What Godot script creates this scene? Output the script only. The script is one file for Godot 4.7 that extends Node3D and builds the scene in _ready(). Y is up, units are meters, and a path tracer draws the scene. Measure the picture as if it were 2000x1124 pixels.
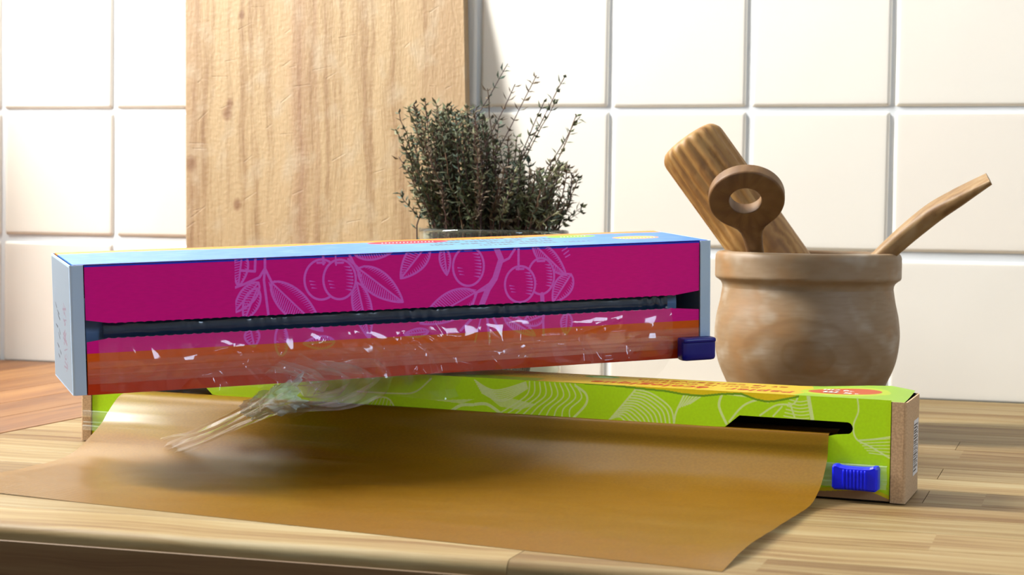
extends Node3D
# A kitchen corner: two household rolls in cartons on a butcher-block worktop, seen from a low camera. Metres, y up;
# the tiled wall is the plane z = 0, the worktop's top the plane y = 0.

const MM := 0.001
var rng := RandomNumberGenerator.new()
var taken := {}

func _ready():
	# ---------- view ----------
	var cam := Camera3D.new(); cam.name = "camera"
	cam.keep_aspect = Camera3D.KEEP_HEIGHT
	cam.fov = rad_to_deg(2.0 * atan(562.0 / 3687.5))
	cam.near = 0.02; cam.far = 40.0
	cam.transform = Transform3D(Basis(Vector3.UP, 0.3011) * Basis(Vector3.RIGHT, -0.0421) * Basis(Vector3.BACK, 0.0143), Vector3(0, 0.1275, 1.3213))
	var att := CameraAttributesPhysical.new()
	att.frustum_focal_length = 35.0; att.frustum_focus_distance = 0.92; att.exposure_aperture = 14.0
	att.frustum_near = 0.02; att.frustum_far = 40.0
	add_child(cam)
	cam.attributes = att
	cam.fov = rad_to_deg(2.0 * atan(562.0 / 3687.5))
	cam.current = true
	# ---------- sky ----------
	var we := WorldEnvironment.new(); we.name = "surroundings"
	var env := Environment.new()
	var sky := Sky.new(); var psm := ProceduralSkyMaterial.new()
	psm.sky_top_color = Color(0.55, 0.70, 0.95); psm.sky_horizon_color = Color(0.85, 0.90, 0.97)
	psm.ground_bottom_color = Color(0.35, 0.36, 0.33); psm.ground_horizon_color = Color(0.7, 0.72, 0.7)
	sky.sky_material = psm
	env.background_mode = Environment.BG_SKY; env.sky = sky; env.background_energy_multiplier = 1.5
	env.tonemap_mode = Environment.TONE_MAPPER_LINEAR
	env.tonemap_exposure = 0.76
	env.sdfgi_enabled = true; env.ssao_enabled = true; env.ssil_enabled = true
	we.environment = env; add_child(we)
	# ---------- daylight at the left window, fill at the added right one ----------
	daylight("window_and_fill_light", Vector3(-1.222, 1.00, 0.46), Vector3(1, 0, 0), Vector2(0.15, 0.86), 8.2, Color(1.0, 0.99, 0.965))
	daylight("window_and_fill_light", Vector3(2.23, 1.12, 1.90), Vector3(-1, 0, 0), Vector2(0.72, 0.66), 3.2, Color(0.80, 0.90, 1.0))  # cool fill light for the added right window
	rng.seed = 7
	make_materials()
	build_room()
	build_worktops()
	build_board()
	build_film_box()
	build_paper_box()
	build_paper()
	build_film()
	build_shade_canister()
	build_mortar()
	build_utensils()
	build_thyme()

func daylight(called, at, towards, size, energy, tint):
	var l := AreaLight3D.new(); l.name = called
	l.area_size = size; l.light_energy = energy; l.light_color = tint; l.shadow_enabled = true
	l.set("area_range", 8.0); l.set("area_attenuation", 2.0)
	var up := Vector3.UP
	l.transform = Transform3D(Basis.looking_at(towards, up), at)
	add_child(l, true)

# ---------- helpers: nodes ----------
func numbered(called: String) -> String:
	var n: int = taken.get(called, 0); taken[called] = n + 1
	return called if n == 0 else "%s_%03d" % [called, n]

func thing(called, label, category, xf := Transform3D(), group := "") -> Node3D:
	var o := Node3D.new(); o.name = numbered(called); add_child(o, true)
	o.transform = xf; o.set_meta("label", label); o.set_meta("category", category)
	if group: o.set_meta("group", group)
	return o

func part(called, mesh, mat, parent, xf := Transform3D()) -> MeshInstance3D:
	var o := MeshInstance3D.new()
	var n := 0; var nm: String = called
	while parent.has_node(NodePath(nm)):
		n += 1; nm = "%s_%03d" % [called, n]
	o.name = nm; o.mesh = mesh; o.material_override = mat; o.transform = xf
	parent.add_child(o, true)
	return o

func struct(called, mesh, mat, xf := Transform3D()) -> MeshInstance3D:
	var o := MeshInstance3D.new(); o.name = called; o.mesh = mesh; o.material_override = mat; o.transform = xf
	o.set_meta("kind", "structure"); add_child(o, true)
	return o

# ---------- helpers: shapes ----------
func begin(flat := false) -> SurfaceTool:
	var st := SurfaceTool.new(); st.begin(Mesh.PRIMITIVE_TRIANGLES)
	st.set_smooth_group(-1 if flat else 0)
	return st

func done(st: SurfaceTool) -> ArrayMesh:
	st.generate_normals()
	return st.commit()

func vert(st, p, uv):
	st.set_uv(uv); st.add_vertex(p)

func tri(st, a, b, c, ua := Vector2(), ub := Vector2(), uc := Vector2()):   # anticlockwise seen from outside
	vert(st, a, ua); vert(st, c, uc); vert(st, b, ub)

func quad(st, a, b, c, d, ua := Vector2(), ub := Vector2(), uc := Vector2(), ud := Vector2()):
	tri(st, a, b, c, ua, ub, uc); tri(st, a, c, d, ua, uc, ud)

func box_into(st, lo: Vector3, hi: Vector3):
	var p := []
	for k in 8: p.append(Vector3(hi.x if k & 1 else lo.x, hi.y if k & 2 else lo.y, hi.z if k & 4 else lo.z))
	for f in [[4, 5, 7, 6], [1, 0, 2, 3], [5, 1, 3, 7], [0, 4, 6, 2], [6, 7, 3, 2], [0, 1, 5, 4]]:
		var a: Vector3 = p[f[0]]; var b: Vector3 = p[f[1]]; var c: Vector3 = p[f[2]]; var d: Vector3 = p[f[3]]
		var w := (b - a).length(); var h := (d - a).length()
		quad(st, a, b, c, d, Vector2(0, h), Vector2(w, h), Vector2(w, 0), Vector2(0, 0))

func box_mesh(lo, hi) -> ArrayMesh:
	var st := begin(true); box_into(st, lo, hi); return done(st)

func grid(nu: int, nv: int, pos: Callable, uvf = null, colf = null, closed := false) -> ArrayMesh:   # outside = du x dv
	var v := PackedVector3Array(); var n := PackedVector3Array(); var t := PackedVector2Array(); var c := PackedColorArray(); var ix := PackedInt32Array()
	var w := nu + 1
	for j in nv + 1:
		for i in w:
			var a := float(i) / nu; var b := float(j) / nv
			v.append(pos.call(a, b))
			t.append(uvf.call(a, b) if uvf != null else Vector2(a, b))
	n.resize(v.size())
	for j in nv:
		for i in nu:
			var p := j * w + i
			for f in [[p, p + 1, p + w + 1], [p, p + w + 1, p + w]]:
				var q := (v[f[1]] - v[f[0]]).cross(v[f[2]] - v[f[0]])
				for k in f: n[k] += q
				ix.append_array([f[0], f[2], f[1]])
	if closed:
		for j in nv + 1:
			var s := n[j * w] + n[j * w + nu]
			n[j * w] = s; n[j * w + nu] = s
	for k in n.size(): n[k] = n[k].normalized() if n[k].length() > 1e-20 else Vector3.UP
	var arr := []; arr.resize(Mesh.ARRAY_MAX)
	arr[Mesh.ARRAY_VERTEX] = v; arr[Mesh.ARRAY_NORMAL] = n; arr[Mesh.ARRAY_TEX_UV] = t; arr[Mesh.ARRAY_INDEX] = ix
	if colf != null:
		for p in v: c.append(colf.call(p))
		arr[Mesh.ARRAY_COLOR] = c
	var m := ArrayMesh.new(); m.add_surface_from_arrays(Mesh.PRIMITIVE_TRIANGLES, arr)
	return m

func area2(poly) -> float:
	var s := 0.0
	for i in poly.size(): s += poly[i].cross(poly[(i + 1) % poly.size()])
	return s

func plate(poly_mm: PackedVector2Array, z0: float, z1: float, uv_w := 100.0, uv_h := 100.0, bevel := 0.0) -> ArrayMesh:   # prism over a polygon in mm; face towards +z
	var poly := poly_mm.duplicate()
	if area2(poly) < 0: poly.reverse()
	var st := begin(true)
	var face := poly
	var b := bevel
	if b > 0:
		var off := Geometry2D.offset_polygon(poly, -b, Geometry2D.JOIN_MITER)
		if off.size() == 1 and off[0].size() == poly.size():
			var best := 0; var bd := 1e9   # line the ring up with the outline
			for k in off[0].size():
				var d: float = off[0][k].distance_to(poly[0])
				if d < bd: bd = d; best = k
			face = PackedVector2Array()
			for k in off[0].size(): face.append(off[0][(best + k) % off[0].size()])
			if area2(face) < 0: face.reverse()
		else: b = 0.0
	var idx := Geometry2D.triangulate_polygon(face)
	var uv := func(p): return Vector2(p.x / uv_w, 1.0 - p.y / uv_h)
	for k in range(0, idx.size(), 3):
		var q := [face[idx[k]], face[idx[k + 1]], face[idx[k + 2]]]
		if (q[1] - q[0]).cross(q[2] - q[0]) < 0: q = [q[0], q[2], q[1]]
		tri(st, v3(q[0], z1), v3(q[1], z1), v3(q[2], z1), uv.call(q[0]), uv.call(q[1]), uv.call(q[2]))
	idx = Geometry2D.triangulate_polygon(poly)
	for k in range(0, idx.size(), 3):
		var q := [poly[idx[k]], poly[idx[k + 1]], poly[idx[k + 2]]]
		if (q[1] - q[0]).cross(q[2] - q[0]) < 0: q = [q[0], q[2], q[1]]
		tri(st, v3(q[0], z0), v3(q[2], z0), v3(q[1], z0), uv.call(q[0]), uv.call(q[2]), uv.call(q[1]))
	for k in poly.size():
		var p: Vector2 = poly[k]; var r: Vector2 = poly[(k + 1) % poly.size()]
		var fp: Vector2 = face[k]; var fr: Vector2 = face[(k + 1) % face.size()]
		var zs := z1 - b
		quad(st, v3(p, z0), v3(r, z0), v3(r, zs), v3(p, zs), uv.call(p), uv.call(r), uv.call(r), uv.call(p))
		if b > 0: quad(st, v3(p, zs), v3(r, zs), v3(fr, z1), v3(fp, z1), uv.call(p), uv.call(r), uv.call(fr), uv.call(fp))
	return done(st)

func v3(p: Vector2, z: float) -> Vector3:
	return Vector3(p.x, p.y, z) * MM

func rounded_box(size: Vector3, r: float, n := 8) -> ArrayMesh:   # mm, centred
	var st := begin(false)
	var h := size * 0.5
	var core := h - Vector3.ONE * r
	var ax := [[Vector3.RIGHT, Vector3.UP, Vector3.BACK], [Vector3.LEFT, Vector3.UP, Vector3.FORWARD], [Vector3.FORWARD, Vector3.UP, Vector3.RIGHT], [Vector3.BACK, Vector3.UP, Vector3.LEFT], [Vector3.RIGHT, Vector3.FORWARD, Vector3.UP], [Vector3.RIGHT, Vector3.BACK, Vector3.DOWN]]
	for f in ax:
		var at := func(i, j):
			var a: float = -cos(PI * i / n); var b: float = -cos(PI * j / n)
			var p: Vector3 = (f[0] * a + f[1] * b + f[2]) * h
			var c := p.clamp(-core, core)
			return (c + (p - c).normalized() * r) * MM if (p - c).length() > 1e-6 else p * MM
		for i in n:
			for j in n: quad(st, at.call(i, j), at.call(i + 1, j), at.call(i + 1, j + 1), at.call(i, j + 1))
	return done(st)

func zigzag(x0: float, x1: float, y0: float, y1: float, pitch: float, amp: float) -> PackedVector2Array:
	var p := PackedVector2Array(); var n := int(abs(x1 - x0) / pitch)
	for k in n:
		var a := float(k) / n; var b := (k + 0.45) / n; var c := (k + 0.75) / n
		p.append(Vector2(lerpf(x0, x1, a), lerpf(y0, y1, a)))
		p.append(Vector2(lerpf(x0, x1, b), lerpf(y0, y1, b)))
		p.append(Vector2(lerpf(x0, x1, c), lerpf(y0, y1, c) + amp))
	p.append(Vector2(x1, y1))
	return p

func catmull(p: Array, t: float):   # t in 0..1 over a list of Vector2 / Vector3 / float
	var x := clampf(t, 0, 1) * (p.size() - 1)
	var i := mini(int(x), p.size() - 2)
	var f := x - i
	var a = p[maxi(i - 1, 0)]; var b = p[i]; var c = p[i + 1]; var d = p[mini(i + 2, p.size() - 1)]
	return 0.5 * (2.0 * b + (c - a) * f + (2.0 * a - 5.0 * b + 4.0 * c - d) * f * f + (3.0 * b - a - 3.0 * c + d) * f * f * f)

func table(p: Array, x: float) -> float:   # piecewise linear over [x, y] pairs
	if x <= p[0][0]: return p[0][1]
	for k in p.size() - 1:
		if x <= p[k + 1][0]: return lerpf(p[k][1], p[k + 1][1], (x - p[k][0]) / (p[k + 1][0] - p[k][0]))
	return p[-1][1]

func noise(freq: float, s: int, oct := 3) -> FastNoiseLite:
	var n := FastNoiseLite.new(); n.seed = s; n.frequency = freq; n.noise_type = FastNoiseLite.TYPE_SIMPLEX_SMOOTH
	n.fractal_octaves = oct
	if oct == 1: n.fractal_type = FastNoiseLite.FRACTAL_NONE
	return n

func lathe(profile: Array, n: int, colf = null) -> ArrayMesh:   # [radius, height] in m, from the outside foot up and over; seam closed
	var m := profile.size() - 1
	return grid(n, m, func(a, b):
		var q = profile[roundi(b * m)]
		var w: float = -a * TAU
		return Vector3(cos(w) * q.x, q.y, sin(w) * q.x), null, colf, true)

func smooth_profile(p: Array, n: int) -> Array:
	var r := []
	for k in n + 1: r.append(catmull(p, float(k) / n))
	return r

# ---------- helpers: drawing flat print ----------
class Ink:
	var w: int; var h: int; var m := PackedFloat32Array(); var k: float   # k pixels per mm
	func _init(wmm, hmm, per_mm):
		k = per_mm; w = int(wmm * k); h = int(hmm * k); m.resize(w * h)
	func line(a: Vector2, b: Vector2, width: float, width_b := -1.0):
		if width_b < 0: width_b = width
		a = Vector2(a.x * k, h - a.y * k); b = Vector2(b.x * k, h - b.y * k)
		var ra := width * k * 0.5; var rb := width_b * k * 0.5; var r := maxf(ra, rb) + 1.0
		var d := b - a; var l2 := maxf(d.length_squared(), 1e-6)
		for y in range(maxi(0, int(minf(a.y, b.y) - r)), mini(h, int(maxf(a.y, b.y) + r) + 1)):
			for x in range(maxi(0, int(minf(a.x, b.x) - r)), mini(w, int(maxf(a.x, b.x) + r) + 1)):
				var p := Vector2(x + 0.5, y + 0.5)
				var t := clampf((p - a).dot(d) / l2, 0, 1)
				var c := clampf(lerpf(ra, rb, t) - p.distance_to(a + d * t) + 0.5, 0, 1)
				if c > m[y * w + x]: m[y * w + x] = c
	func path(p: Array, width: float):
		for i in p.size() - 1: line(p[i], p[i + 1], width)
	func flat(v: Array, width: float, smooth := false, owner = null):
		var p := []
		for i in range(0, v.size(), 2): p.append(Vector2(v[i], v[i + 1]))
		if smooth:
			var q := []
			for i in 25: q.append(owner.catmull(p, i / 24.0))
			p = q
		path(p, width)
	func ellipse(c: Vector2, rx: float, ry: float, width: float, tilt := 0.0):
		var p := []
		for i in 41:
			var a := TAU * i / 40.0
			p.append(c + Vector2(cos(a) * rx, sin(a) * ry).rotated(tilt))
		path(p, width)
	func disc(c: Vector2, rx: float, ry: float):
		for y in range(maxi(0, int(h - (c.y + ry) * k)), mini(h, int(h - (c.y - ry) * k) + 1)):
			for x in range(maxi(0, int((c.x - rx) * k)), mini(w, int((c.x + rx) * k) + 1)):
				var q := Vector2((x / k - c.x) / rx, ((h - y) / k - c.y) / ry)
				var cov := clampf((1.0 - q.length()) * minf(rx, ry) * k + 0.5, 0, 1)
				if cov > m[y * w + x]: m[y * w + x] = cov
	func leaf(a: Vector2, b: Vector2, half: float):
		var d := (b - a); var nrm := Vector2(-d.y, d.x).normalized(); var l := d.length()
		for s in [-1.0, 1.0]:
			var p := []
			for i in 17:
				var t := i / 16.0
				p.append(a + d * t + nrm * s * half * pow(sin(PI * pow(t, 0.8)), 0.8))
			path(p, 1.05)
			var n := int(l / 1.15)
			for i in range(1, n):
				var t := (i + 0.3) / n
				var e: Vector2 = a + d * t + nrm * s * half * pow(sin(PI * pow(t, 0.8)), 0.8)
				var f: Vector2 = a + d * (t - 0.07) + nrm * s * half * 0.12
				if s > 0: line(e, e.lerp(f, 0.55), 0.75, 0.2)
				else: line(e.lerp(f, 0.1), f, 0.7, 0.45)
		path([a, a.lerp(b, 0.5), b], 0.95)
	func cherry(c: Vector2, rx: float, ry: float):
		ellipse(c, rx, ry, 1.15)
		for i in 8:
			var y := c.y + ry * (0.62 - i * 0.165)
			var x := c.x + rx * 0.8 * sqrt(maxf(0.05, 1.0 - pow((y - c.y) / ry, 2)))
			line(Vector2(x, y - 0.2), Vector2(x - rx * (0.42 - 0.02 * absf(i - 3)), y + 0.25), 1.0, 0.12)
		for i in 3:
			var y := c.y - ry * (0.05 + i * 0.17)
			line(Vector2(c.x - rx * (0.68 - 0.06 * i), y), Vector2(c.x - rx * (0.35 - 0.05 * i), y - 0.4), 0.7, 0.12)
		line(c + Vector2(-1.8, ry * 0.84), c + Vector2(1.8, ry * 0.84), 1.1)

func print_image(w: int, h: int, f: Callable) -> ImageTexture:
	var b := PackedByteArray(); b.resize(w * h * 3)
	var o := 0
	for y in h:
		for x in w:
			var c: Color = f.call(x, y)
			b[o] = int(clampf(c.r, 0, 1) * 255.0 + 0.5); b[o + 1] = int(clampf(c.g, 0, 1) * 255.0 + 0.5); b[o + 2] = int(clampf(c.b, 0, 1) * 255.0 + 0.5)
			o += 3
	return ImageTexture.create_from_image(Image.create_from_data(w, h, false, Image.FORMAT_RGB8, b))

# ---------- materials ----------
var M := {}

func mat(color: Color, rough := 0.6, spec := 0.5) -> StandardMaterial3D:
	var m := StandardMaterial3D.new(); m.albedo_color = color; m.roughness = rough; m.metallic_specular = spec
	return m

func wood_picture(w: int, h: int, s: int, dark: Color, mid: Color, light: Color, wave := 9.0) -> ImageTexture:   # grain runs down the picture
	var na := noise(0.006, s, 2); var nb := noise(0.03, s + 1, 2); var nc := noise(0.22, s + 2, 2); var nw := noise(0.008, s + 3, 2)
	return print_image(w, h, func(x, y):
		var wx: float = x + wave * nw.get_noise_2d(x * 0.5, y * 0.6)
		var t: float = 0.5 + 0.55 * na.get_noise_2d(wx * 2.0, y * 0.12) + 0.45 * nb.get_noise_2d(wx * 1.6, y * 0.06) + 0.22 * nc.get_noise_2d(wx * 1.4, y * 0.05)
		return dark.lerp(mid, clampf(t * 2.0, 0, 1)) if t < 0.5 else mid.lerp(light, clampf(t * 2.0 - 1.0, 0, 1)))

func noise_tex(freq: float, s: int, size := 256, oct := 3) -> NoiseTexture2D:
	var t := NoiseTexture2D.new(); t.width = size; t.height = size; t.seamless = true; t.noise = noise(freq, s, oct)
	return t

func pane(tint: Color, alpha: float, rough: float, spec := 0.5) -> StandardMaterial3D:
	var m := mat(Color(tint.r, tint.g, tint.b, alpha), rough, spec)
	m.transparency = BaseMaterial3D.TRANSPARENCY_ALPHA; m.cull_mode = BaseMaterial3D.CULL_DISABLED
	return m

func make_materials():
	M.wall = mat(Color(0.72, 0.71, 0.69), 0.8)
	M.grout = mat(Color(0.86, 0.88, 0.90), 0.85)
	M.tile = []
	for k in 4:
		var t := mat(Color(0.925 - 0.004 * (k % 2), 0.912 - 0.004 * k, 0.885 - 0.007 * k), 0.22)
		t.heightmap_enabled = false
		M.tile.append(t)
	var wt := wood_picture(384, 1024, 11, Color(0.64, 0.49, 0.31), Color(0.78, 0.66, 0.46), Color(0.85, 0.765, 0.59))
	M.stave = []
	for k in 6:
		var s := mat([Color(0.71, 0.71, 0.70), Color(0.67, 0.655, 0.62), Color(0.745, 0.745, 0.725), Color(0.63, 0.605, 0.565), Color(0.70, 0.695, 0.66), Color(0.655, 0.62, 0.565)][k], 0.55, 0.35)
		s.albedo_texture = wt
		s.uv1_offset = Vector3(k * 0.37, k * 0.21, 0)
		M.stave.append(s)
	M.stave_side = []
	for k in 3:
		var s := mat([Color(0.67, 0.52, 0.36), Color(0.62, 0.47, 0.31), Color(0.70, 0.55, 0.40)][k], 0.4)
		s.albedo_texture = wt; s.uv1_offset = Vector3(k * 0.29, k * 0.43, 0)
		M.stave_side.append(s)
	M.edge = mat(Color(0.56, 0.48, 0.40), 0.6); M.edge.albedo_texture = wt; M.edge.uv1_scale = Vector3(1.6, 0.8, 1)  # stave wood darkened, standing in for shade on the front face
	M.black_gap = mat(Color(0.09, 0.06, 0.04), 0.9)
	M.white_paint = mat(Color(0.88, 0.88, 0.86), 0.5)
	M.steel = mat(Color(0.7, 0.7, 0.7), 0.3); M.steel.metallic = 1.0
	M.glass_pane = pane(Color(0.95, 0.98, 1), 0.03, 0.02)
	M.kraft = mat(Color(0.84, 0.71, 0.56), 0.85)
	M.kraft.albedo_texture = noise_texture_colored(0.09, 21, Color(0.80, 0.78, 0.76), Color(1, 1, 1))
	M.kraft.uv1_triplanar = true; M.kraft.uv1_scale = Vector3.ONE * 30.0
	M.cap_grey = mat(Color(0.68, 0.78, 0.90), 0.55)
	M.inside = mat(Color(0.10, 0.085, 0.07), 0.9)  # near-black carton inside: the shade behind the slots put into the colour
	M.rail = pane(Color(0.9, 0.95, 0.95), 0.06, 0.10, 0.5)
	M.rail_white = pane(Color(0.92, 0.96, 0.93), 0.22, 0.10, 0.5)
	M.blue_dark = mat(Color(0.01, 0.03, 0.50), 0.32)
	M.blue = mat(Color(0.0, 0.10, 0.95), 0.35)
	M.film_roll = mat(Color(0.10, 0.21, 0.33), 0.13, 0.9)
	M.core = mat(Color(0.42, 0.54, 0.70), 0.6)
	M.film = pane(Color(0.85, 0.92, 1.0), 0.012, 0.085, 0.5)
	M.film_tail = pane(Color(0.88, 0.93, 1.0), 0.03, 0.085, 0.5)
	M.film_gather = pane(Color(0.80, 0.95, 1.0), 0.42, 0.10, 0.5)
	M.solid_wood = mat(Color(1, 1, 1), 0.55); M.solid_wood.vertex_color_use_as_albedo = true
	M.canister = mat(Color(0.85, 0.86, 0.86), 0.3)

func noise_texture_colored(freq: float, s: int, a: Color, b: Color) -> NoiseTexture2D:
	var t := noise_tex(freq, s); var g := Gradient.new(); g.set_color(0, a); g.set_color(1, b); t.color_ramp = g
	return t

# ---------- the room ----------
func build_room():
	struct("floor", box_mesh(Vector3(-1.4, -0.98, -0.15), Vector3(2.4, -0.90, 3.4)), mat(Color(0.55, 0.45, 0.36), 0.5))
	struct("ceiling", box_mesh(Vector3(-1.4, 1.65, -0.15), Vector3(2.4, 1.75, 3.4)), M.wall)
	struct("wall_front", box_mesh(Vector3(-1.245, -0.90, 3.25), Vector3(2.25, 1.65, 3.4)), M.wall)
	var back := struct("wall_back", box_mesh(Vector3(-1.4, -0.90, -0.15), Vector3(2.4, 1.65, -0.0022)), M.grout)
	# left wall with the narrow window over the side worktop
	var zl := 0.36; var zh := 0.56; var yl := 0.50; var yh := 1.50
	var st := begin(true)
	box_into(st, Vector3(-1.40, -0.90, -0.002), Vector3(-1.245, 1.65, zl))
	box_into(st, Vector3(-1.40, -0.90, zh), Vector3(-1.245, 1.65, 3.25))
	box_into(st, Vector3(-1.40, -0.90, zl), Vector3(-1.245, yl, zh))
	box_into(st, Vector3(-1.40, yh, zl), Vector3(-1.245, 1.65, zh))
	struct("wall_left", done(st), M.wall)
	st = begin(true)
	for e in [[zl, yl, zl + 0.02, yh], [zh - 0.02, yl, zh, yh], [zl + 0.02, yl, zh - 0.02, yl + 0.025], [zl + 0.02, yh - 0.025, zh - 0.02, yh]]:
		box_into(st, Vector3(-1.33, e[1], e[0]), Vector3(-1.28, e[3], e[2]))
	var w := struct("window_1", done(st), M.white_paint)
	part("pane", box_mesh(Vector3(-1.307, yl + 0.025, zl + 0.02), Vector3(-1.303, yh - 0.025, zh - 0.02)), M.glass_pane, w)
	# right wall with a high unseen window, added for cool fill light
	st = begin(true)
	zl = 1.50; zh = 2.30; yl = 0.74; yh = 1.50
	box_into(st, Vector3(2.25, -0.90, 0.0), Vector3(2.40, 1.65, zl))
	box_into(st, Vector3(2.25, -0.90, zh), Vector3(2.40, 1.65, 3.4))
	box_into(st, Vector3(2.25, -0.90, zl), Vector3(2.40, yl, zh))
	box_into(st, Vector3(2.25, yh, zl), Vector3(2.40, 1.65, zh))
	struct("wall_right", done(st), M.wall)
	st = begin(true)
	for e in [[zl, yl, zl + 0.04, yh], [zh - 0.04, yl, zh, yh], [zl + 0.04, yl, zh - 0.04, yl + 0.04], [zl + 0.04, yh - 0.04, zh - 0.04, yh]]:
		box_into(st, Vector3(2.29, e[1], e[0]), Vector3(2.34, e[3], e[2]))
	w = struct("added_window_2", done(st), M.white_paint)
	part("pane", box_mesh(Vector3(2.313, yl + 0.04, zl + 0.04), Vector3(2.317, yh - 0.04, zh - 0.04)), M.glass_pane, w)
	# tiles: 100 mm pitch, rounded edges, each one its own piece
	var s := 0.0965; var rr := 0.0027; var dp := 0.0023
	var ks := [0.0, 0.003, 0.009, 0.018, 0.028, 0.06, 0.30, 0.5, 0.70, 0.94, 0.972, 0.982, 0.991, 0.997, 1.0]
	var meshes := []
	for v in 3:
		var nz := noise(9.0, 50 + v, 2)
		meshes.append(grid(14, 14, func(a, b):
			var fx: float = ks[roundi(a * 14)]; var fy: float = ks[roundi(b * 14)]
			var x := fx * s; var y := fy * s
			var dx := maxf(0.0, rr - minf(x, s - x)); var dy := maxf(0.0, rr - minf(y, s - y))
			var d := minf(1.0, sqrt(dx * dx + dy * dy) / rr)
			var z := -dp * (1.0 - sqrt(maxf(0.0, 1.0 - d * d)))
			z += 0.00022 * nz.get_noise_2d(x * 3.0, y * 3.0)
			return Vector3(x - s * 0.5, y - s * 0.5, z)))
	var n := 0
	for j in 7:
		for i in range(-4, 15):
			var x := -0.8385 + 0.1 * i + 0.05
			if x > 0.55 or x < -1.2: continue
			var o := part("tile", meshes[rng.randi() % 3], M.tile[rng.randi() % 4], back)
			var jig: float = [0.0, 0.0006, 0.0002, -0.0005, 0.0003, 0.0, 0.0][j]
			o.position = Vector3(x + jig + rng.randf_range(-0.0004, 0.0004), 0.1 * j + 0.0495 - (0.0022 if j == 0 else 0.0) + rng.randf_range(-0.0003, 0.0003), 0.0)
			o.rotation = Vector3(rng.randf_range(-0.002, 0.002), rng.randf_range(-0.002, 0.002), rng.randf_range(-0.002, 0.002))
			n += 1

# ---------- worktops ----------
func stave_mesh(length: float, wid: float, thick: float, bull: float, off: Vector2) -> ArrayMesh:   # grain along x, face up, centred on length, z from 0 to wid
	var pr := []   # outline in (z, y), anticlockwise seen from +x ... from the back top to the front bottom
	var c := 0.0004
	pr.append(Vector2(0, -thick)); pr.append(Vector2(0, -c)); pr.append(Vector2(c, 0))
	if bull > 0:
		for k in 9:
			var a := PI * 0.5 * k / 8.0
			pr.append(Vector2(wid - bull + sin(a) * bull, -bull + cos(a) * bull))
	else:
		pr.append(Vector2(wid - c, 0)); pr.append(Vector2(wid, -c))
	pr.append(Vector2(wid, -thick))
	var st := begin(true)
	var h := length * 0.5; var arc := 0.0
	for k in pr.size():
		var a: Vector2 = pr[k]; var b: Vector2 = pr[(k + 1) % pr.size()]
		var l := a.distance_to(b)
		var u0 := off.x + arc / 0.14; var u1 := off.x + (arc + l) / 0.14
		st.set_smooth_group(0 if bull > 0 and k >= 2 and k <= 11 else -1)
		quad(st, Vector3(-h, a.y, a.x), Vector3(h, a.y, a.x), Vector3(h, b.y, b.x), Vector3(-h, b.y, b.x), Vector2(u0, off.y), Vector2(u0, off.y + length / 0.42), Vector2(u1, off.y + length / 0.42), Vector2(u1, off.y))
		arc += l
	st.set_smooth_group(-1)
	for sx in [-1.0, 1.0]:
		for k in range(1, pr.size() - 1):
			var a := Vector3(h * sx, pr[0].y, pr[0].x); var b := Vector3(h * sx, pr[k].y, pr[k].x); var d := Vector3(h * sx, pr[k + 1].y, pr[k + 1].x)
			if sx < 0: tri(st, a, b, d)
			else: tri(st, a, d, b)
	# winding of the outline runs back -> top -> front, so its outside is to the left of travel
	return done(st)

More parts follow.
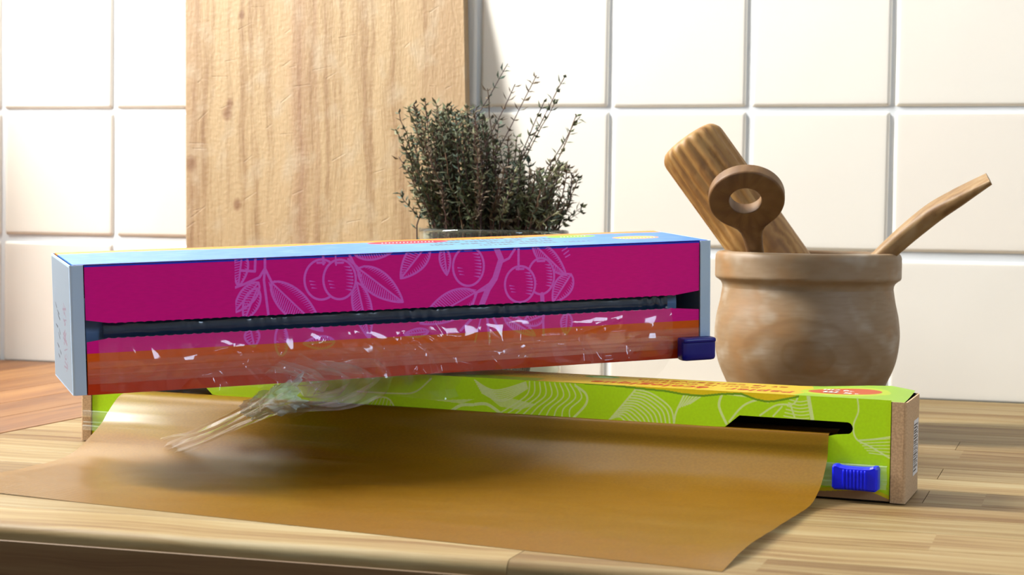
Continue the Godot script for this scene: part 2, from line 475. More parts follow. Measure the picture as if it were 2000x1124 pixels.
func build_worktops():
	var th := 0.038
	var w := thing("worktop", "pale butcher-block worktop of glued wooden staves with a rounded front edge", "worktop")
	rng.seed = 21
	var pitch := 0.674 / 17.0
	var lens := [0.21, 0.29, 0.37]
	var pool := {}
	for bull in [0, 1]:
		for l in 3:
			for v in 3: pool[[bull, l, v]] = stave_mesh(lens[l] - 0.0003, pitch - 0.0002, th, 0.0045 if bull else 0.0, Vector2(v * 0.31 + l * 0.17, v * 0.47 + l * 0.11))
	for r in 17:
		var x := -0.5715 - rng.randf() * 0.0
		var first := true
		var last := -1
		while x < 0.62:
			var l := rng.randi() % 3
			if first and r % 3 != 0: l = (r * 2) % 3
			var key := [1 if r == 16 else 0, l, rng.randi() % 3]
			var kind := rng.randi() % 6
			if kind == last: kind = (kind + 1) % 6
			last = kind
			part("stave", pool[key], M.stave[kind], w, Transform3D(Basis(), Vector3(x + lens[l] * 0.5, 0, r * pitch * 0.9975 + 0.0018)))
			x += lens[l]; first = false
	part("shade_strip", stave_mesh(1.1915, 0.0010, th - 0.0062, 0.0, Vector2(0.2, 0.1)), M.edge, w, Transform3D(Basis(), Vector3(0.0243, -0.0060, 0.6744)))  # thin strip added over the front face, its shade painted as darker wood
	var s := thing("worktop", "orange-toned wooden side worktop meeting the pale one at a dark joint", "worktop")
	rng.seed = 22
	pool.clear()
	for l in 3:
		for v in 2: pool[[l, v]] = stave_mesh(lens[l] - 0.0003, 0.0418, th, 0.0, Vector2(v * 0.37 + l * 0.19, v * 0.29 + l * 0.13))
	for r in 16:
		var z := 0.001 
		while z < 1.5:
			var l := rng.randi() % 3
			# grain runs towards the viewer: turn the stave a quarter about y
			part("stave", pool[[l, rng.randi() % 2]], M.stave_side[rng.randi() % 3], s, Transform3D(Basis(Vector3.UP, PI * 0.5), Vector3(-1.2450 + r * 0.042, 0, z + lens[l] * 0.5)))
			z += lens[l]
	# cupboards that carry them, below the picture
	for e in [[Vector3(-0.565, -0.90, 0.004), Vector3(1.0, -th - 0.0005, 0.62), "white base cupboard with two doors under the pale worktop", 1.0], [Vector3(-1.24, -0.90, 0.004), Vector3(-0.60, -th - 0.0005, 1.5), "white base cupboard under the orange-toned side worktop", 0.0]]:
		var c := thing("base_cupboard", e[2], "cupboard")
		part("body", box_mesh(e[0], e[1]), M.white_paint, c)
		for k in 2:
			var d: MeshInstance3D
			if e[3] > 0.5:
				var x0: float = -0.55 + k * 0.77
				d = part("door", box_mesh(Vector3(x0, -0.80, 0.6205), Vector3(x0 + 0.76, -0.06, 0.638)), M.white_paint, c)
				part("handle", box_mesh(Vector3(x0 + 0.3, -0.12, 0.638), Vector3(x0 + 0.46, -0.105, 0.655)), M.steel, d)
			else:
				var z0 := 0.69 + k * 0.4
				d = part("door", box_mesh(Vector3(-0.5995, -0.80, z0), Vector3(-0.582, -0.06, z0 + 0.39)), M.white_paint, c)
				part("handle", box_mesh(Vector3(-0.582, -0.12, z0 + 0.12), Vector3(-0.565, -0.105, z0 + 0.27)), M.steel, d)

# ---------- chopping board ----------
func build_board():
	var wd := 0.2265; var ht := 0.292; var th := 0.007
	var na := noise(0.006, 31, 2); var nb := noise(0.03, 32, 2); var nc := noise(0.25, 33, 2); var nw := noise(0.01, 34, 2); var blot := noise(0.012, 35, 3)
	var knots := [[0.19, 0.575, 6.0], [0.155, 0.335, 7.0], [0.165, 0.31, 5.0], [0.145, 0.735, 4.5], [0.62, 0.805, 3.5], [0.02, 0.46, 8.0], [0.21, 0.08, 4.5]]
	var pw := 640; var ph := 1160
	var tx := print_image(pw, ph, func(x, y):
		var wx: float = x + 7.0 * nw.get_noise_2d(x * 0.5, y * 0.25)
		var c := Color(0.64, 0.545, 0.40)
		var t: float = 0.6 * na.get_noise_2d(wx * 1.8, y * 0.08) + 0.55 * nb.get_noise_2d(wx * 1.5, y * 0.035) + 0.30 * nc.get_noise_2d(wx, y * 0.03)
		c = c.lerp(Color(0.47, 0.345, 0.215), clampf(-t * 1.0, 0, 0.8)).lerp(Color(0.68, 0.575, 0.43), clampf(t * 1.1, 0, 0.9))
		var fx: float = wx / pw
		var red := exp(-pow((fx - 0.42) / 0.028, 2)) * 0.55 + exp(-pow((fx - 0.475) / 0.01, 2)) * 0.35 + exp(-pow((fx - 0.93) / 0.09, 2)) * 0.25 + exp(-pow((fx - 0.02) / 0.04, 2)) * 0.3
		c = c.lerp(Color(0.46, 0.31, 0.225), red * (0.7 + 0.3 * nb.get_noise_2d(wx * 3.0, y * 0.02)))
		c = c.lerp(Color(0.66, 0.60, 0.51), clampf(blot.get_noise_2d(x, y * 0.5) - 0.1, 0, 0.5))
		for q in knots:
			var d: float = Vector2(x - q[0] * pw, (y - q[1] * ph) * 0.5).length() / q[2]
			if d < 2.2: c = c.lerp(Color(0.40, 0.25, 0.14), clampf(1.0 - d * 0.5, 0, 0.6))
		return c)
	# knife scores and dents as relief
	var hb := PackedFloat32Array(); hb.resize(pw * ph)
	var ink := Ink.new(pw, ph, 1.0)
	rng.seed = 5
	for k in 60:
		var p := Vector2(rng.randf() * pw, rng.randf() * ph); var a := rng.randf_range(-0.15, 0.9)
		if rng.randf() < 0.55: p.x = pw * pow(rng.randf(), 2.2) * 0.55
		var l := rng.randf_range(8, 45)
		ink.line(p, p + Vector2(cos(a), sin(a)) * l, rng.randf_range(0.9, 1.7), 0.4)
	var nh := noise(0.3, 36, 2)
	var hx := print_image(pw, ph, func(x, y):
		var v: float = 0.75 + 0.10 * nh.get_noise_2d(x, y * 0.06) + 0.08 * nb.get_noise_2d(x * 2.0, y * 2.0) - 0.5 * ink.m[y * pw + x]
		return Color(v, v, v))
	var m := mat(Color(1, 1, 1), 0.55); m.albedo_texture = tx
	m.heightmap_enabled = true; m.heightmap_texture = hx; m.heightmap_scale = 0.09
	# outline with rounded corners, eased edges
	var poly := PackedVector2Array(); var r := 9.0
	for c in [[0, 0, 180], [1, 0, 270], [1, 1, 0], [0, 1, 90]]:
		for k in 6:
			var a := deg_to_rad(c[2] + 18.0 * k)
			poly.append(Vector2(r + c[0] * (wd * 1000.0 - 2 * r), r + c[1] * (ht * 1000.0 - 2 * r)) + Vector2(cos(a), sin(a)) * r)
	var o := MeshInstance3D.new(); o.name = numbered("chopping_board")
	o.mesh = plate(poly, 0.0, th * 1000.0, wd * 1000.0, ht * 1000.0, 1.2); o.material_override = m
	o.set_meta("label", "worn wooden chopping board leaning upright against the cream tiles"); o.set_meta("category", "chopping board")
	var lean := -0.118
	o.transform = Transform3D(Basis(Vector3.BACK, 0.072) * Basis(Vector3.RIGHT, lean), Vector3(-0.6530, 0.0005, 0.0350))
	add_child(o, true)

# ---------- cartons ----------
const PINK := Transform3D(Basis(), Vector3(-0.4403, 0.0396, 0.5672))
func pink_xf() -> Transform3D:
	return Transform3D(Basis(Vector3.UP, 0.6546) * Basis(Vector3.BACK, 0.0432) * Basis(Vector3.RIGHT, 0.0554), PINK.origin)
func green_xf() -> Transform3D:
	return Transform3D(Basis(Vector3.UP, -0.1248), Vector3(-0.5152, 0.0004, 0.4306))

const LIE := Basis(Vector3(1, 0, 0), Vector3(0, 0, -1), Vector3(0, 1, 0))   # a plate's own x, y, z become along, back, up

func rect(x0, y0, x1, y1) -> PackedVector2Array:
	return PackedVector2Array([Vector2(x0, y0), Vector2(x1, y0), Vector2(x1, y1), Vector2(x0, y1)])

func cap_outline(depth: float, lip: float, mirror: float, off: float, skew := 0.0) -> PackedVector2Array:   # seen from above, y runs to the back
	var p := PackedVector2Array(); var r := 1.4; var o := 0.9; var t := 0.7
	p.append(Vector2(lip, -o))
	for k in 5:
		var a := PI * 1.5 - PI * 0.5 * k / 4.0
		p.append(Vector2(-o + r + cos(a) * r, -o + r + sin(a) * r))
	for k in 5:
		var a := PI - PI * 0.5 * k / 4.0
		p.append(Vector2(-o + r + cos(a) * r, depth + o - r + sin(a) * r))
	p.append(Vector2(lip, depth + o)); p.append(Vector2(lip, depth + o - t)); p.append(Vector2(-o + t, depth + o - t)); p.append(Vector2(-o + t, -o + t)); p.append(Vector2(lip, -o + t))
	var q := PackedVector2Array()
	for v in p: q.append(Vector2(off + mirror * v.x - skew * v.y, v.y))
	return q

func rail_mesh(x0: float, x1: float, ylo: float, yhi: float, tall: float) -> ArrayMesh:   # two clear ridges on a thin strip
	var pr := []
	var h := yhi - ylo
	for e in [[0, 0.15], [0.02, tall], [0.22, tall], [0.27, 0.5], [0.36, 0.5], [0.40, 0.9], [0.46, 0.5], [0.66, 0.5], [0.71, tall], [0.80, tall * 1.05], [0.97, tall], [1.0, 0.15]]:
		pr.append(Vector2(ylo + h * e[0], 0.3 + e[1]))
	var st := begin(true)
	for k in pr.size() - 1:
		quad(st, Vector3(x0, pr[k].x, pr[k].y) * MM, Vector3(x1, pr[k].x, pr[k].y) * MM, Vector3(x1, pr[k + 1].x, pr[k + 1].y) * MM, Vector3(x0, pr[k + 1].x, pr[k + 1].y) * MM)
	return done(st)

func build_film_box():
	var L := 317.5; var W := 66.4; var H := 59.6; var k := 5.0
	var ink := Ink.new(L, H, k)
	for q in [[85.3, 48.0, 73.4, 34.5, 3.7], [84.7, 45.3, 78.3, 30.6, 3.7], [91.4, 47.8, 115.5, 23.7, 6.2], [132.5, 46.0, 138.3, 18.9, 4.5], [78.0, 62.3, 75.8, 46.6, 3.5], [133.4, 52.7, 155.2, 35.6, 5.7], [131.1, 60.4, 150.3, 59.9, 3.7], [168.3, 63.3, 154.3, 47.0, 5.5], [175.9, 61.1, 177.5, 47.7, 2.7],
			[192.0, 38.6, 163.8, 24.8, 6.7], [222.0, 61.4, 239.3, 44.9, 4.2], [242.0, 45.3, 232.4, 31.8, 4.7], [206.6, 26.1, 222.8, 15.9, 3.0], [227.6, 25.6, 216.5, 22.2, 3.5], [239.8, 26.0, 239.0, 15.5, 3.0], [81.0, 26.7, 82.7, 18.1, 3.5], [121.2, 18.3, 106.2, 18.2, 3.0], [167.8, 20.7, 155.7, 19.9, 2.0]]:
		ink.leaf(Vector2(q[0], q[1]), Vector2(q[2], q[3]), q[4])
	for q in [[115.4, 48.1, 8.2, 9.5], [124.2, 47.8, 7.9, 9.4], [188.5, 51.4, 7.9, 9.5], [226.1, 45.0, 6.9, 8.9], [215.1, 41.5, 7.9, 8.9], [95.6, 20.2, 3.0, 7.0]]:
		# what lies behind a cherry is covered by it
		for y in range(int(H * k - (q[1] + q[3]) * k), int(H * k - (q[1] - q[3]) * k)):
			for x in range(int((q[0] - q[2]) * k), int((q[0] + q[2]) * k)):
				if y >= 0 and y < ink.h and Vector2((x / k - q[0]) / q[2], (H - y / k - q[1]) / q[3]).length() < 1.0: ink.m[y * ink.w + x] = 0.0
		ink.cherry(Vector2(q[0], q[1]), q[2], q[3])
	for q in [[0.9, 88.6, 60.5, 88.5, 54.5, 85.8, 50.4, 78.2, 47.4, 74.4, 46.2], [0.9, 88.5, 54.5, 87.9, 48.9, 89.7, 32.3], [0.9, 88.7, 54.0, 91.7, 47.5], [0.9, 116.4, 59.5, 116.5, 55.4], [0.6, 122.4, 59.2, 122.6, 54.7], [0.9, 129.3, 59.0, 133.0, 51.7, 134.5, 49.2], [0.9, 128.6, 57.2, 131.5, 54.7, 133.9, 52.2],
			[2.1, 202.7, 60.2, 205.3, 54.2, 202.1, 45.0, 198.4, 39.8, 195.2, 32.6], [0.9, 213.1, 59.8, 209.4, 54.5, 205.8, 52.9], [0.9, 197.4, 39.8, 192.7, 38.6, 190.4, 32.6], [0.9, 214.4, 59.7, 214.3, 48.9], [0.5, 239.9, 58.5, 237.3, 57.1], [0.5, 240.7, 57.0, 238.3, 55.4], [0.5, 241.3, 55.0, 239.1, 53.9],
			[1.6, 226.6, 36.0, 226.8, 32.1], [1.0, 191.1, 26.9, 184.3, 20.4], [0.6, 194.7, 26.2, 191.5, 14.4], [0.9, 197.8, 26.1, 199.2, 13.9], [0.9, 200.9, 25.9, 205.0, 17.3], [0.9, 227.0, 25.1, 227.3, 15.7], [0.9, 200.3, 43.1, 193.0, 38.8], [0.9, 84.1, 59.3, 83.7, 53.3, 76.9, 54.0]]:
		ink.flat(q.slice(1), q[0] * 1.4)
	var fibre := noise(0.08, 61, 2)
	var front := print_image(ink.w, ink.h, func(x, y):
		var s: float = x / k; var u: float = H - y / k
		var c := Color(0.86, 0.0, 0.56)
		if u < 19.2: c = Color(0.86, 0.36, 0.03).lerp(Color(0.74, 0.20, 0.02), smoothstep(17.0, 2.0, u))
		if u > 58.4: c = Color(0.08, 0.22, 0.85)
		var a: float = ink.m[y * ink.w + x] * (1.0 if s > 74.0 else 0.0) * (0.86 if u > 19.2 else smoothstep(3.0, 15.0, u) * 0.75)
		c = c.lerp(Color(0.88, 0.45, 0.90) if u > 19.2 else Color(0.80, 0.56, 0.20), a)
		var f: float = 1.0 + 0.035 * fibre.get_noise_2d(x * 0.4, y * 4.0)
		return Color(c.r * f, c.g * f, c.b * f))
	# top print: blue with an orange strip at the back, ovals and rows of dark lettering
	var red := Ink.new(L, W, 4.0); red.disc(Vector2(174, 52), 21, 8.5)
	var gre := Ink.new(L, W, 4.0); gre.disc(Vector2(262, 50), 13.5, 7.5)
	var ora := Ink.new(L, W, 4.0); ora.disc(Vector2(290, 30), 12.5, 9.0)
	var yel := Ink.new(L, W, 4.0); yel.disc(Vector2(290, 32), 11, 5.0); yel.line(Vector2(282, 27), Vector2(298, 27), 1.5)
	var wht := Ink.new(L, W, 4.0)
	for e in [[160, 188, 50], [256, 270, 48], [280, 300, 26]]:
		var x: float = e[0]
		while x < e[1]:
			wht.line(Vector2(x, e[2]), Vector2(x + 1.0, e[2] + 3.0), 0.6); x += 1.9
	var txt := Ink.new(L, W, 4.0)
	rng.seed = 77
	for row in [[196, 236, 51, 4.5], [186, 246, 40, 4.5], [180, 236, 29, 4.5], [202, 252, 19, 3.5]]:
		var x: float = row[0]
		while x < row[1]:
			var n := rng.randi_range(3, 8)
			for i in n:
				txt.line(Vector2(x, row[2]), Vector2(x, row[2] + row[3] * rng.randf_range(0.6, 1.0)), 0.9)
				if rng.randf() < 0.7: txt.line(Vector2(x, row[2] + row[3] * 0.3 * rng.randi_range(0, 2)), Vector2(x + 2.0, row[2] + row[3] * 0.3 * rng.randi_range(0, 2)), 0.8)
				x += 2.6
			x += 3.0
	var swirl := noise(0.02, 62, 2)
	var top := print_image(red.w, red.h, func(x, y):
		var s: float = x / 4.0; var t: float = W - y / 4.0; var i: int = y * red.w + x
		var c := Color(0.22, 0.46, 0.82)
		c = c.lerp(Color(0.48, 0.66, 0.58), clampf(0.6 * exp(-pow((s - 205.0) / 52.0, 4)), 0, 1))
		c = c.lerp(Color(0.42, 0.60, 0.84), clampf(swirl.get_noise_2d(x * 0.7, y * 3.0), 0, 0.5))
		if t > 56.0 + 2.0 * sin(s * 0.05): c = Color(0.93, 0.50, 0.13)
		if t < 2.2: c = Color(0.05, 0.35, 0.95)
		c = c.lerp(Color(0.80, 0.10, 0.25), red.m[i]).lerp(Color(0.45, 0.68, 0.10), gre.m[i]).lerp(Color(0.86, 0.52, 0.36), ora.m[i]).lerp(Color(0.93, 0.68, 0.28), yel.m[i])
		c = c.lerp(Color(0.27, 0.07, 0.13), txt.m[i] * 0.95).lerp(Color(0.97, 0.93, 0.90), wht.m[i])
		return c)
	var fm := mat(Color(1, 1, 1), 0.36, 0.32); fm.albedo_texture = front
	var tm := mat(Color(1, 1, 1), 0.40, 0.35); tm.albedo_texture = top
	var o := thing("cling_film_box", "magenta and orange carton of cling film printed with lilac cherries, resting across the green carton", "carton", pink_xf())
	var p := PackedVector2Array([Vector2(5.8, 59.6), Vector2(5.8, 34.3)])
	p.append_array(zigzag(15.9, 299.0, 32.6, 32.4, 4.3, -0.32)); p.append_array([Vector2(312.0, 34.1), Vector2(312.0, 59.6)])
	part("front_flap", plate(p, -0.6, 0.0, L, H), fm, o)
	p = PackedVector2Array([Vector2(5.8, 0), Vector2(312.0, 0), Vector2(312.0, 24.5)])
	p.append_array(zigzag(299.9, 14.8, 25.5, 25.4, 4.3, 0.4)); p.append(Vector2(6.0, 24.2))
	part("front_panel", plate(p, -0.6, 0.0, L, H), fm, o)
	part("top_panel", plate(rect(0.8, 0, L - 0.8, W), -0.6, 0.0, L, W), tm, o, Transform3D(LIE, Vector3(0, H * MM, 0)))
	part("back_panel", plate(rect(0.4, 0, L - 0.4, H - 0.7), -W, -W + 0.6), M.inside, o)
	part("bottom_panel", plate(rect(0.4, 0.7, L - 0.4, W - 0.7), 0.0, 0.6), mat(Color(0.75, 0.25, 0.05), 0.5), o, Transform3D(LIE, Vector3.ZERO))
	for e in [[1.0, 0.0], [-1.0, L]]:
		var c := part("end_cap", plate(cap_outline(W, 5.2, e[0], e[1]), 0.3, H - 0.2), M.cap_grey, o, Transform3D(LIE, Vector3.ZERO))
		c.set_meta("label", "pale grey-blue cardboard end cap")
		if e[0] > 0:
			var sc := Ink.new(W, H, 5.0); rng.seed = 9
			var pk := Ink.new(W, H, 5.0)
			for i in 26:
				var y := rng.randf_range(8, 40)
				pk.line(Vector2(rng.randf_range(38, 52), y), Vector2(rng.randf_range(38, 52), y + rng.randf_range(-1, 3)), rng.randf_range(0.5, 1.4))
			for i in 12:
				var y := 12.0 + 2.3 * i
				var x := 22.0 + 6.0 * sin(i * 1.7)
				if i % 4 != 3: sc.line(Vector2(x, y), Vector2(x - rng.randf_range(4, 8), y + rng.randf_range(0.8, 2.4)), 1.0, 0.4)
			var pt := print_image(sc.w, sc.h, func(x, y):
				return Color(0.52, 0.59, 0.66).lerp(Color(0.50, 0.36, 0.45), 0.55 * pk.m[y * sc.w + x]).lerp(Color(0.12, 0.13, 0.17), 0.85 * sc.m[y * sc.w + x]))  # ground darker than the cap: shade of the end face, under printed marks
			var pm := mat(Color(1, 1, 1), 0.55); pm.albedo_texture = pt
			# on the outer end face, its x running to the front
			part("marks_and_end_shade", plate(rect(1.5, 1.0, W - 1.5, H - 1.2), 0.0, 0.06, W, H), pm, c, Transform3D(LIE.inverse() * Basis(Vector3(0, 0, 1), Vector3(0, 1, 0), Vector3(-1, 0, 0)), LIE.inverse() * (Vector3(-0.9, 0, -W) * MM)))
	var r := part("cutter_rail", rail_mesh(6.0, 312.0, 5.0, 15.4, 1.5), M.rail, o); r.set_meta("label", "clear plastic cutter rail")
	var sl := part("cutter_slider", rounded_box(Vector3(18.8, 11.6, 7.5), 1.9), M.blue_dark, o, Transform3D(Basis(), Vector3(307.9, 5.3, 5.6) * MM)); sl.set_meta("label", "dark blue plastic slider")
	part("lip", rounded_box(Vector3(18.2, 2.6, 8.2), 1.1), M.blue_dark, sl, Transform3D(Basis(), Vector3(0.1, 4.5, 0.2) * MM))

func text_mesh(words: String, size_mm: float, bold := false) -> TextMesh:
	var t := TextMesh.new(); var f := SystemFont.new(); f.font_names = PackedStringArray(["Droid Sans"]); f.font_weight = 700 if bold else 400
	t.font = f; t.text = words; t.font_size = 64; t.pixel_size = size_mm * MM / 64.0; t.depth = 0.00006
	t.horizontal_alignment = HORIZONTAL_ALIGNMENT_CENTER; t.vertical_alignment = VERTICAL_ALIGNMENT_CENTER
	return t

func build_paper_box():
	var L := 439.7; var W := 45.0; var H := 45.2; var k := 4.5
	var ink := Ink.new(L, H, k)
	for q in [[0.9, 166.7, 34.9, 187.4, 35.0, 198.7, 36.3, 207.6, 43.3], [0.9, 170.8, 27.7, 176.0, 31.5, 181.1, 32.8, 185.1, 31.5, 188.1, 27.2], [1.6, 218.4, 27.9, 223.9, 31.2, 230.4, 31.8], [1.6, 231.5, 32.1, 238.1, 32.4, 245.8, 28.0],
			[1.2, 283.7, 43.8, 289.0, 40.2, 289.1, 35.4, 283.0, 28.7], [1.0, 314.1, 43.9, 301.1, 28.6], [1.0, 337.7, 42.4, 333.9, 34.1, 333.0, 29.3], [1.3, 355.8, 43.8, 354.5, 38.1, 358.1, 30.4], [1.0, 359.5, 31.4, 365.7, 38.8, 372.8, 42.0, 377.6, 41.3],
			[0.9, 373.9, 35.1, 381.4, 40.1, 389.0, 41.0, 391.3, 44.4], [0.8, 380.0, 35.1, 384.0, 39.6], [0.9, 388.0, 40.5, 390.0, 35.0], [1.8, 396.0, 45.1, 398.1, 34.6], [0.8, 418.2, 45.4, 418.8, 39.5, 416.7, 33.0, 418.2, 27.2, 424.6, 24.2, 433.0, 19.8], [0.8, 419.0, 26.6, 426.0, 27.6, 433.0, 29.0], [0.8, 355.0, 44.0, 380.0, 42.8, 388.0, 44.5]]:
		ink.flat(q.slice(1), q[0], true, self)
	for i in 6: ink.flat([174.0 + 2.2 * i, 28.0, 177.0 + 1.7 * i, 32.2 - 0.12 * i * i + 0.5 * i], 0.5)
	for i in 10:   # the round hatched leaf
		ink.flat([260.0 + 2.6 * i, 44.5, 259.0 + 3.1 * i, 38.5, 251.5 + 3.3 * i, 32.8, 245.0 + 4.0 * i, 28.8], 0.75, true, self)
	for i in 7:
		var a := i / 6.0
		ink.flat([231.0 + 4.0 * a, 43.8 - 6.0 * a, 242.0 + 4.0 * a, 39.5 - 5.0 * a, 258.0 + a, 44.2 - 3.0 * a], 0.75, true, self)
	for i in 12:   # the fan-hatched leaf
		var a := i / 11.0
		ink.flat([lerpf(314.1, 301.1, a), lerpf(43.6, 29.0, a), lerpf(322.0, 306.0, a), lerpf(42.0, 30.5, a), lerpf(331.0, 309.0, a), lerpf(36.0, 28.6, a), lerpf(333.0, 311.0, a), 28.4], 0.85, true, self)
	for i in 6: ink.flat([338.0 + 1.5 * i, 43.0 - 0.2 * i, 334.5 + 1.2 * i, 36.0 + 0.5 * i], 0.8)
	for i in 6: ink.flat([387.5 - 0.5 * i, 43.0 - 1.5 * i, 392.0, 42.2 - 1.5 * i, 396.5, 43.2 - 1.6 * i], 0.6, true, self)
	for i in 6: ink.flat([419.0 + 1.0 * i, 26.4 - 1.0 * i, 433.0, 28.3 - 1.5 * i], 0.5)
	var shard := [PackedVector2Array([Vector2(208.9, 33.1), Vector2(231.0, 34.8), Vector2(223.9, 32.2)]), PackedVector2Array([Vector2(239.7, 35.3), Vector2(251.0, 36.2), Vector2(264.0, 34.0), Vector2(255.0, 31.0), Vector2(244.6, 31.9)])]
	var wave := [[0, 60], [180, 60], [240, 47], [300, 45.6], [328.7, 44.3], [337, 43.3], [346.1, 43.0], [355.8, 44.4], [364.6, 45.0], [371.8, 42.8], [376, 42.2], [380.0, 42.4], [387.0, 44.1], [391.7, 45.3], [393, 60], [440, 60]]
	var fibre := noise(0.12, 71, 2)
	var front := print_image(ink.w, ink.h, func(x, y):
		var s: float = x / k; var u: float = H - y / k
		var c := Color(0.72, 0.93, 0.0)
		c = c.lerp(Color(0.86, 0.96, 0.66), minf(1.0, ink.m[y * ink.w + x] * 0.95))
		if u > 31 and u < 37:
			for q in shard:
				if Geometry2D.is_point_in_polygon(Vector2(s, u), q): c = c.lerp(Color(0.86, 0.96, 0.66), 0.8)
		var wv: float = table(wave, s)
		if u > wv - 0.9: c = Color(0.45, 0.65, 0.08)
		if u > wv: c = Color(0.93, 0.83, 0.03)
		var low: float = 3.9 + 0.9 * sin((s - 410.0) * 0.11) - maxf(0.0, s - 424.0) * 0.30
		if u < low + 1.6 and u >= low: c = Color(0.86, 0.82, 0.03)
		if u < low: c = Color(0.66, 0.52, 0.38)
		var f: float = 1.0 + 0.02 * fibre.get_noise_2d(x, y)
		return Color(c.r * f, c.g * f, c.b * f))
	var oval := Ink.new(L, W, k); oval.disc(Vector2(407, 22), 17.0, 11.0)
	var logo := Ink.new(L, W, k); logo.disc(Vector2(283.5, 37.0), 9.0, 6.0)
	var lite := Ink.new(L, W, k); lite.disc(Vector2(284.5, 35.0), 5.5, 2.2)
	var small := Ink.new(L, W, k); rng.seed = 78
	for row in [[232, 268, 33, 3.0], [222, 262, 25, 2.4], [238, 276, 40, 3.0]]:
		var x: float = row[0]
		while x < row[1]:
			for i in rng.randi_range(3, 7):
				small.line(Vector2(x, row[2]), Vector2(x, row[2] + row[3] * rng.randf_range(0.6, 1.0)), 0.7)
				if rng.randf() < 0.6: small.line(Vector2(x, row[2] + row[3] * 0.5), Vector2(x + 1.5, row[2] + row[3] * 0.5), 0.6)
				x += 1.9
			x += 2.2
	var top := print_image(oval.w, oval.h, func(x, y):
		var s: float = x / k; var t: float = W - y / k; var i: int = y * oval.w + x
		var c := Color(0.74, 0.64, 0.02)
		var edge := 387.0 + 4.0 * (1.0 - pow((t - 24.0) / 22.0, 2))
		if s > edge or (s < 262.0 and t < 20.0 + (s - 262.0) * 0.2 + 8.0 and t < 14.0) or s < 150.0: c = Color(0.50, 0.66, 0.04)
		var hal := Vector2((s - 407.0) / 21.0, (t - 22.0) / 15.5).length()
		if s > edge - 4.0 and hal < 1.0: c = Color(0.62, 0.70, 0.04)
		c = c.lerp(Color(0.68, 0.26, 0.02), oval.m[i]).lerp(Color(0.25, 0.62, 0.08), logo.m[i]).lerp(Color(0.75, 0.90, 0.72), lite.m[i] * 0.8).lerp(Color(0.36, 0.22, 0.02), small.m[i] * 0.8)
		return c)
	var fm := mat(Color(1, 1, 1), 0.42); fm.albedo_texture = front
	var tm := mat(Color(1, 1, 1), 0.36); tm.albedo_texture = top
	var o := thing("baking_paper_box", "lime-green and yellow carton of baking paper lying on the worktop under the magenta carton", "carton", green_xf())
	var p := PackedVector2Array([Vector2(6.0, H), Vector2(6.0, 29.0), Vector2(25.0, 29.0)])
	p = PackedVector2Array([Vector2(6.0, H), Vector2(6.0, 31.8), Vector2(23.0, 31.8), Vector2(25.5, 34.3), Vector2(75.0, 34.5), Vector2(81.5, 28.8)])
	p.append_array(zigzag(86.0, 352.0, 28.5, 28.8, 4.4, -0.4))
	p.append_array([Vector2(357.6, 29.0), Vector2(364.3, 34.6), Vector2(413.8, 34.4)])
	for i in 5: p.append(Vector2(414.0, 31.8) + Vector2(sin(PI * 0.5 * (i + 0.5) / 5.0), cos(PI * 0.5 * (i + 0.5) / 5.0)) * 2.6)
	p.append_array([Vector2(416.7, 31.7), Vector2(433.4, 31.7), Vector2(433.4, H)])
	part("front_flap", plate(p, -0.6, 0.0, L, H), fm, o)
	p = PackedVector2Array([Vector2(6.0, 0.6), Vector2(433.4, 0.6), Vector2(433.4, 31.7), Vector2(416.7, 31.7)])
	for i in 5: p.append(Vector2(414.0, 31.7) + Vector2(cos(PI * 0.5 * (i + 0.5) / 5.0), -sin(PI * 0.5 * (i + 0.5) / 5.0)) * 2.6)
	p.append_array([Vector2(413.8, 29.1), Vector2(409.0, 28.6), Vector2(405.0, 27.6), Vector2(82.0, 27.4), Vector2(25.5, 28.0), Vector2(23.0, 31.7), Vector2(6.0, 31.7)])
	part("front_panel", plate(p, -0.6, 0.0, L, H), fm, o)
	# top panel: loose at its back edge, so it rises a little towards it
	var rise := func(s, t): return 0.05 * t * smoothstep(380.0, 425.0, s) * smoothstep(L, 432.0, s)
	var tp := grid(40, 8, func(a, b):
		var t: float = b * W; var s := lerpf(6.0, 438.6 - 0.10 * t, a)
		var drop := -1.2 * smoothstep(431.0 - 0.1 * t, 438.5 - 0.1 * t, s)
		return Vector3(s, H + 0.02 + rise.call(s, t) + drop, -t) * MM, func(a, b): return Vector2(lerpf(6.0, 436.5, a) / L, 1.0 - b))
	var top_panel := part("top_panel", tp, tm, o)
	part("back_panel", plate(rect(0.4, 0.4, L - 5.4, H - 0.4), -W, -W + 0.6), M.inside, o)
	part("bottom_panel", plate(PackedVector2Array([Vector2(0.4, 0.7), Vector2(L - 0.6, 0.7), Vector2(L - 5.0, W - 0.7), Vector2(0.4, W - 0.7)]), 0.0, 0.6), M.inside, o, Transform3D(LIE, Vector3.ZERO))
	# lettering, its feet towards the wall
	var turn := Basis(Vector3(-1, 0, 0), Vector3(0, 0, 1), Vector3(0, 1, 0))
	for e in [["Papier", 370.0, 13.0, 31.0, 11.5, true, "r"], ["écologique", 316.0, 13.0, 58.0, 12.5, true, "r"], ["pour la cuisson", 337.0, 24.0, 58.0, 6.6, false, "r"], ["et la conservation", 340.0, 33.0, 74.0, 6.2, false, "r"], ["15 m", 407.5, 16.8, 18.0, 7.2, true, "w"], ["x 29 cm", 406.5, 24.6, 20.0, 5.2, true, "w"]]:
		var tm2 := text_mesh(e[0], 10.0, e[5]); var bb := tm2.get_aabb()
		var q := part("lettering", tm2, M.get_or_add("ink_" + e[6], mat(Color(0.66, 0.13, 0.02) if e[6] == "r" else Color(0.90, 0.88, 0.86), 0.45)), top_panel)
		var sc := Vector3(e[3] * MM / bb.size.x, e[4] * MM / bb.size.y, 1.0); var mid := bb.get_center()
